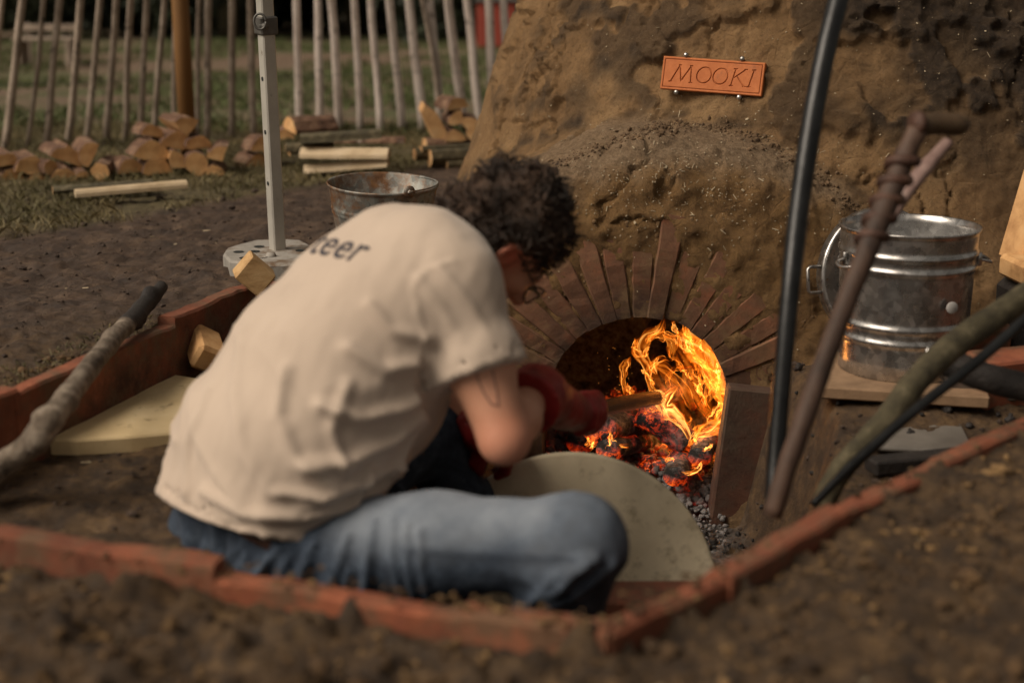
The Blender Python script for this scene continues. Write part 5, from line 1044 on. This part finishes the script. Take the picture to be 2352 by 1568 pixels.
for u, v, r, L, lb, m, az, ro, tl_, wd in ((690, 318, 17, .42, 'green barked split pole on top of the stack right of the tent leg', (MBARKG, MWOODP, MWOODO), 6, 0, 3, 1.2), (692, 350, 17, .46, 'thick pale debarked pole in the middle of the stack by the tent leg', (MWOODP, MWOODP, MWOODP), -3, 0, 0, 1.2),
    (700, 388, 13, .44, 'lowest pale pole tilting up to the right in the stack', (MWOODP, MWOODP, MWOODP), -4, 0, 5, 1.2), (655, 338, 13, .25, 'short pole end poking left of the split pole stack', (MBARKG, MWOODP, MWOODO), 10, 0, 0, 1), (664, 350, 11, .2, 'thin dark pole tip under the split pole stack', (MBARKG, MWOODP, MWOODO), 20, 0, 0, 1),
    (750, 322, 10, .42, 'red brown strip of bark lying behind the split pole stack', (MBARKR, MBARKR, MWOODO), 0, 0, 0, 1.4)):
    log(u, v, 6.3 + (.2 if u == 750 else 0), r*7.4/FPX, 'half', L, lb, g4, m, az, tl_, ro, wd)
g5 = 'firewood in the pile beside the kiln'
for u, v, r, k, lb, az, ro, L, wd in ((1050, 243, 24, 'half', 'topmost log of the pile beside the kiln, pale bark to the left', 150, -10, .22, 1), (1005, 295, 30, 'plank', 'big flat split face leaning left in the pile beside the kiln', 100, 62, .25, 1.6), (1048, 277, 22, 'quarter', 'split log in the centre of the pile beside the kiln', 100, 0, .3, 1),
    (1078, 287, 22, 'quarter', 'tilted split log touching the kiln in the wood pile', 95, 45, .3, 1), (1045, 317, 23, 'half', 'half round log at the base of the pile beside the kiln', 100, 0, .3, 1), (1088, 310, 15, 'round', 'small log nearest the kiln wall at the pile base', 95, 0, .3, 1), (975, 328, 17, 'half', 'flat barky slab under the pile beside the kiln', 20, 0, .3, 1)):
    log(u, v, 7.0, r*7.2/FPX, k, L, lb, g5, (MBARKR, MWOOD, MWOOD), az, 0, ro, wd)
g6 = 'thin green poles below the pile beside the kiln'
for u, v, r, lb, az in ((985, 363, 18, 'thickest green pole end below the pile beside the kiln', 22), (952, 355, 12, 'leftmost thin green pole end below the kiln side pile', 25), (1025, 378, 9, 'smallest green pole end, nearest the kiln foot', 20), (966, 345, 8, 'thin green pole end squeezed above the leftmost one', 28)):
    log(u, v, 6.55, r*6.7/FPX, 'round', .42, lb, g6, (MBARKG, MWOOD, MWOOD), az)
log(172, 443, 5.45, .030, 'plank', .50, 'pale split stave lying alone on the grass before the left piles', 'staves on the grass', (MWOODP, MWOODP, MWOODP), 22, 2, 0, 1.0)
log(120, 436, 5.6, .028, 'plank', .46, 'grey weathered stave lying behind the pale one on the grass', 'staves on the grass', (MBARKG, MBARKG, MWOODO), 20, 1, 0, 1.2)
# offcuts near the pit and right of the bin
ax = rotz(.25, 0, .75); tag(put('wood_block', *box(P(583, 628, 3.78), (.088, .10, .075), ax, .004, .004, 5), simple('sawn_wood', [(.28, (.33, .19, .075)), (.5, (.52, .33, .15)), (.75, (.62, .43, .22))], 14, .8, .5, 60, .003, aniso=(1, 1, 3)), smooth=False), 'square cut wood offcut tipped on the kerb behind the man', 'wood block')
tag(put('wood_block', *box(P(470, 805, 3.50), (.08, .13, .07), rotz(.5, .3, .5), .01, .008, 6), MWOODO, smooth=False), 'orange split wood chunk inside the pit left of the man', 'wood block')
tag(put('split_wood', *box(P(2392, 508, 3.72), (.12, .14, .27), rotz(.3, .05, .22), .02, .014, 7), MWOOD, smooth=False), 'upright orange split log at the right edge behind the bin', 'wood block')
tag(put('split_wood', *box(P(2380, 618, 3.60), (.14, .14, .06), rotz(.2), .01, .008, 8), MWOODO, smooth=False), 'dark sawn block under the upright split log at the right edge', 'wood block')
tag(put('split_wood', *box(A(P(2380, 618, 3.62)[0], 3.62, -.06), (.15, .15, .29), rotz(.1), .02, .012, 17), MCHAR, smooth=False), 'blackened stump under the sawn block at the right edge', 'wood block')
tag(put('split_wood', *box(A(P(2292, 585, 3.95)[0], 3.95, .00), (.10, .12, .37), rotz(-.3), .012, .008, 9), MBARKG, smooth=False), 'greyish upright wood block between bin and the upright split log', 'wood block')
zz = lambda x, y: float(ground_z(x, y, False))
q = A(bc[0]-.01, bc[1]-.03, -.122); tag(put('clay_tile', *box(q + A(0, 0, .006), (.40, .38, .030), rotz(-.22), .004, .003, 10), simple('tile_clay', [(.3, (.17, .105, .058)), (.7, (.30, .195, .115))], 16, .85, .5, 70, .003), smooth=False), 'light clay tile under the galvanised bin', 'tile')
MDKB = simple('dark_board', [(.3, (.055, .045, .038)), (.7, (.12, .095, .078))], 14, .55, .4, 60)
for (u, v, sx, sy, sz_, rz, m, lb) in ((2120, 918, .20, .12, .03, -.3, MWOODO, 'pinkish board lying flat in front of the bin tile'), (2240, 935, .16, .12, .05, -.1, MDKB, 'dark damp brick lying right of the pinkish board'), (2110, 1000, .22, .20, .012, -.15, simple('grey_sheet', [(.3, (.10, .092, .082)), (.7, (.20, .185, .165))], 8, .45, .3, 50), 'flat grey sheet lying nearest the right kerb'), (2140, 1050, .30, .05, .03, .28, MCHAR, 'charred flat plank along the inside of the right kerb')):
    c = PZ(u, v, -.165); tag(put('board' if 'brick' not in lb else 'loose_brick', *box(A(c[0], c[1], zz(c[0], c[1]) + sz_/2 + .004), (sx, sy, sz_), rotz(rz), .004, .004, int(u)), m, smooth=False), lb, 'board' if 'brick' not in lb else 'brick')
for (u, v, Y_, lb, rz) in ((2318, 835, 3.30, 'red clay brick at the right edge below the mossy branch', .35), (2225, 800, 3.62, 'red clay brick hidden partly behind the bin foot', -.3)):
    c = P(u, v, Y_); tag(put('loose_brick', *box(A(c[0], c[1], -.10), (.20, .10, .15), rotz(rz, .1), .006, .005, int(u)), MKERB, smooth=False), lb, 'brick')
# chips of wood and straw lying on the mud
V = []; F = []; n = 0
for i in range(260):
    x, y = rng.uniform(-2.3, 1.3), rng.uniform(1.5, 5.6); z = float(ground_z(x, y)) + .003
    if abs(float(polysd(A(x), A(y), POLY)[0])) < .05: continue
    L, wd, a = rng.uniform(.003, .014), rng.uniform(.0007, .002), rng.uniform(0, 3.14); t = A(math.cos(a), math.sin(a), rng.uniform(-.05, .15)); b = A(-math.sin(a), math.cos(a), 0)
    V += [A(x, y, z) - t*L - b*wd, A(x, y, z) + t*L - b*wd, A(x, y, z) + t*L*.8 + b*wd + A(0, 0, .003), A(x, y, z) - t*L + b*wd + A(0, 0, .002)]; F.append((n, n+1, n+2, n+3)); n += 4
tag(put('wood_chips', np.array(V), np.array(F), MSTRAW, smooth=False), kind='stuff')

# ------------------------------------------------------------------ fence, post, bench, hut
fence = thing('stake_fence', (0, 8, 0), 'open fence of slender pale upright stakes behind the wood piles', 'fence')
ST = [(5, -30, 350, 9, 0), (50, 10, 345, 12, 0), (98, 62, 335, 8, 0), (134, 105, 325, 11, 0), (183, 155, 325, 11, 0), (226, 197, 330, 10, 0), (264, 245, 365, 11, 0), (302, 287, 330, 10, 0), (336, 320, 300, 10, 0), (371, 356, 320, 9, 0), (400, 397, 262, 8, 0), (455, 452, 290, 8, 0), (482, 474, 312, 11, 0), (531, 531, 322, 11, 0), (574, 583, 320, 11, 0), (678, 687, 265, 12, 1),
      (728, 733, 285, 12, 1), (760, 781, 300, 13, 1), (812, 827, 300, 11, 1), (853, 873, 297, 12, 1), (893, 926, 318, 13, 1), (941, 969, 268, 14, 1), (982, 1004, 228, 13, 1), (1028, 1058, 235, 14, 1), (1075, 1101, 272, 13, 1), (1120, 1136, 285, 14, 1), (1158, 1176, 290, 12, 1), (1200, 1215, 290, 12, 1), (970, 980, 60, 7, 0)]
for i, (ut, ub, vb, hw, pale) in enumerate(ST):
    Yb = 7.3 + ub/1150*1.1 + rng.uniform(-.08, .08); b = P(ub, vb, Yb); b = PZ(ub, vb, 0) if False else b
    t = P(ut, 0, Yb); dirn = nrm(t - b); bot = b - dirn*((b[2] + .06)/dirn[2]); top = b + dirn*((1.75 - b[2])/dirn[2]); r = hw*.74*Yb*1.0/FPX
    k = 12; s = np.linspace(0, 1, k)[:, None]; c = bot + (top-bot)*s; c[1:-1, 0] += .020*fbm(c[1:-1], 1.6, 2, i); V, F = tube(c, np.linspace(r*1.08, r*.85, k), 9, rnd=.22, seed=i)
    put('stake', V, F, MSTAKE if pale else MSTAKED, fence)
for k in range(2):
    zz_ = (.32, 1.15)[k]; pts = [A(x, 7.25 + (x+2.6)*.44, zz_ + .004*math.sin(i*1.3)) for i, x in enumerate(np.linspace(-2.9, .2, 40))]; V, F = tube(pts, .0016, 5); put('wire', V, F, MGREYM, fence)
b = PZ(428, 268, 0); b = P(428, 262, 6.9); V, F = tube([A(b[0], b[1], -.05), A(b[0]+.0, b[1], .6), A(b[0], b[1], 2.2)], .040, 20, rnd=.04); tag(put('wooden_post', V, F, MPOST, None, A(b[0], b[1], 0)), 'thick round orange brown post among the grey stakes', 'post')
bn = thing('white_bench', (P(105, 90, 14)[0], 14, 0), 'pale slatted bench far behind the fence at top left', 'bench'); bx = P(100, 90, 14)[0]
for zc, yo in ((.30, 0), (.30, .14), (.40, .26)): put('slat', *box(A(bx, 14+yo, zc-.04), (.58, .12 if zc < .35 else .03, .03 if zc < .35 else .06), None, .004), MSTAKED, bn, smooth=False)
for sx in (-.4, .4): put('leg', *box(A(bx+sx*.6, 14.07, .12), (.05, .26, .24), None, .004), MSTAKED, bn, smooth=False)
for sx in (-.4, .4): put('backrest_post', *box(A(bx+sx*.6, 14.30, .20), (.04, .03, .40), None, .004), MSTAKED, bn, smooth=False)
ht = thing('red_hut', (P(1135, 60, 17.5)[0]+.5, 17.5, 0), 'low red painted board shed far behind the fence next to the kiln edge', 'hut'); hx_ = P(1098, 60, 17.5)[0]
MRED = simple('red_boards', [(.3, (.27, .045, .028)), (.7, (.36, .065, .04))], 5, .8, .3, 20)
for k in range(9): put('board', *box(A(hx_ + .07 + k*.145, 17.5, .28), (.14, .03, .52), None, .006), MRED, ht, smooth=False)
put('roof', *box(A(hx_ + .65, 18.0, .57), (1.4, 1.1, .03), rotz(0, .02), .01), MGREYM, ht, smooth=False)
for sx in (0.0, 1.3): put('side_wall', *box(A(hx_ + sx, 18.0, .27), (.03, .96, .50), None, .004), MRED, ht, smooth=False)

# ------------------------------------------------------------------ trees, hedge and grass
def leaves(n, c, r, size, shell=.35):
    d = rng.normal(size=(n, 3)); d /= np.linalg.norm(d, axis=1)[:, None]; rad = rng.uniform(shell, 1, n)**.6; p = d*rad[:, None]; b = 1 + .35*fbm(d, 2.2, 3, int(rng.integers(99))); p = p*b[:, None]*np.asarray(r) + c
    a = rng.normal(size=(n, 3)); a /= np.linalg.norm(a, axis=1)[:, None]; e = np.cross(a, rng.normal(size=(n, 3))); e /= np.linalg.norm(e, axis=1)[:, None]; s = size*rng.uniform(.6, 1.3, n)[:, None]
    V = np.stack([p - a*s, p + e*s*.45, p + a*s, p - e*s*.45], 1).reshape(-1, 3); return V
def leafmesh(name, V, m, parent): F = np.arange(len(V)).reshape(-1, 4); return put(name, V, F, m, parent, smooth=False)
TR = [(-7.6, 21, 'narrow dark tree at the top left corner beyond the lawn'), (-5.6, 22, 'dark tree right behind the pale bench'), (-4.0, 20.5, 'dark tree above the orange post beyond the lawn'), (-2.4, 22, 'dark tree seen left of the tent leg collar'), (-1.0, 20.5, 'dark bushy tree seen right of the tent leg collar'), (.3, 21.5, 'olive green tree near the red hut'), (1.8, 22, 'dark tree behind the red hut')]
for i, (x, y, lb) in enumerate(TR):
    t = thing('tree', (x, y, 0), lb, 'tree', 'trees beyond the lawn'); hgt = rng.uniform(5, 6.5); c = [A(x, y, 0), A(x+.1, y, hgt*.4), A(x-.05, y+.1, hgt*.75)]
    V, F = tube(smoothpath(c, 10), np.linspace(.16, .05, 10), 9, rnd=.1); tk = put('trunk', V, F, MBARKG, t)
    for k in range(5):
        a = rng.uniform(0, 6.28); h0 = hgt*rng.uniform(.12, .6); V, F = tube([A(x, y, h0), A(x+.6*math.cos(a), y+.6*math.sin(a), h0+.5), A(x+1.2*math.cos(a), y+1.2*math.sin(a), h0+.8)], [.05, .035, .015], 6); o = put('limb', V, F, MBARKG, t); o.parent = tk
    V = np.vstack([leaves(1500, A(x + rng.uniform(-.7, .7), y + rng.uniform(-.5, .5), hgt*f), (1.15, 1.1, hgt*.2), .11) for f in (.18, .35, .52, .68, .82)]); leafmesh('crown', V, MLEAF if i % 3 else MLEAFB, t)
V = np.vstack([leaves(2600, A(x, 24.5 + rng.uniform(-.5, .5), 1.4 + rng.uniform(0, .6)), (2.4, 1.2, 2.0), .16, .1) for x in np.arange(-18, 22, 1.7)])
o = leafmesh('woodland', V, MLEAF, None); tag(o, 'dense dark woodland behind the trees', 'woodland', kind='stuff')
V = np.vstack([leaves(3000, A(x, 28, 3.5), (3.4, 1.5, 4.2), .28, .1) for x in np.arange(-24, 28, 2.6)]); o = leafmesh('far_woodland', V, MLEAF, None); tag(o, 'tall dark woodland farthest back', 'woodland', kind='stuff')
def blades(name, x, y, h, m, lean=.5, wd=.0022):
    n = len(x); a = rng.uniform(0, 6.28, n); z = ground_z(x, y) - .002; b = np.stack([np.cos(a), np.sin(a), 0*a], 1)*wd*rng.uniform(.6, 1.4, n)[:, None]; p = np.stack([x, y, z], 1)
    l = rng.normal(0, lean, (n, 2))*h[:, None]; t = p + np.stack([l[:, 0], l[:, 1], h], 1); md = p + np.stack([l[:, 0]*.35, l[:, 1]*.35, h*.6], 1)
    V = np.stack([p-b, p+b, md+b*.8, t, md-b*.8], 1).reshape(-1, 3); F = np.arange(n*5).reshape(-1, 5); return tag(put(name, V, F, m, smooth=False), kind='stuff')
n = 60000; x = rng.uniform(-4.2, .6, n); y = rng.uniform(4.0, 8.6, n); q = np.stack([x, y, 0*x], 1); eg = 4.75 + (x+1.7)*1.45 + .35*fbm(q, 1.2, 4, 3)
ok = (y > eg - .08 + .25*rng.random(n)) & (fbm(q, 3.5, 3, 12) > -.25); blades('dry_grass', x[ok], y[ok], rng.uniform(.015, .05, ok.sum()), MGRASS, .8, .0020)
n = 50000; x = rng.uniform(-9, 2, n); y = 8 + 12*rng.random(n)**1.2; q = np.stack([x, y, 0*x], 1); ok = fbm(q, 1.1, 4, 16) > -.05; blades('lawn_grass', x[ok], y[ok], rng.uniform(.03, .07, ok.sum()), MLAWN, .6, .006)
n = 2600; x = rng.uniform(-1.5, -.9, n); y = rng.uniform(2.7, 3.6, n); dd = polysd(x, y, POLY); ok = (dd > .02) & (dd < .16); blades('kerb_moss', x[ok], y[ok], rng.uniform(.006, .018, ok.sum()), MGRASS, .9, .0016)
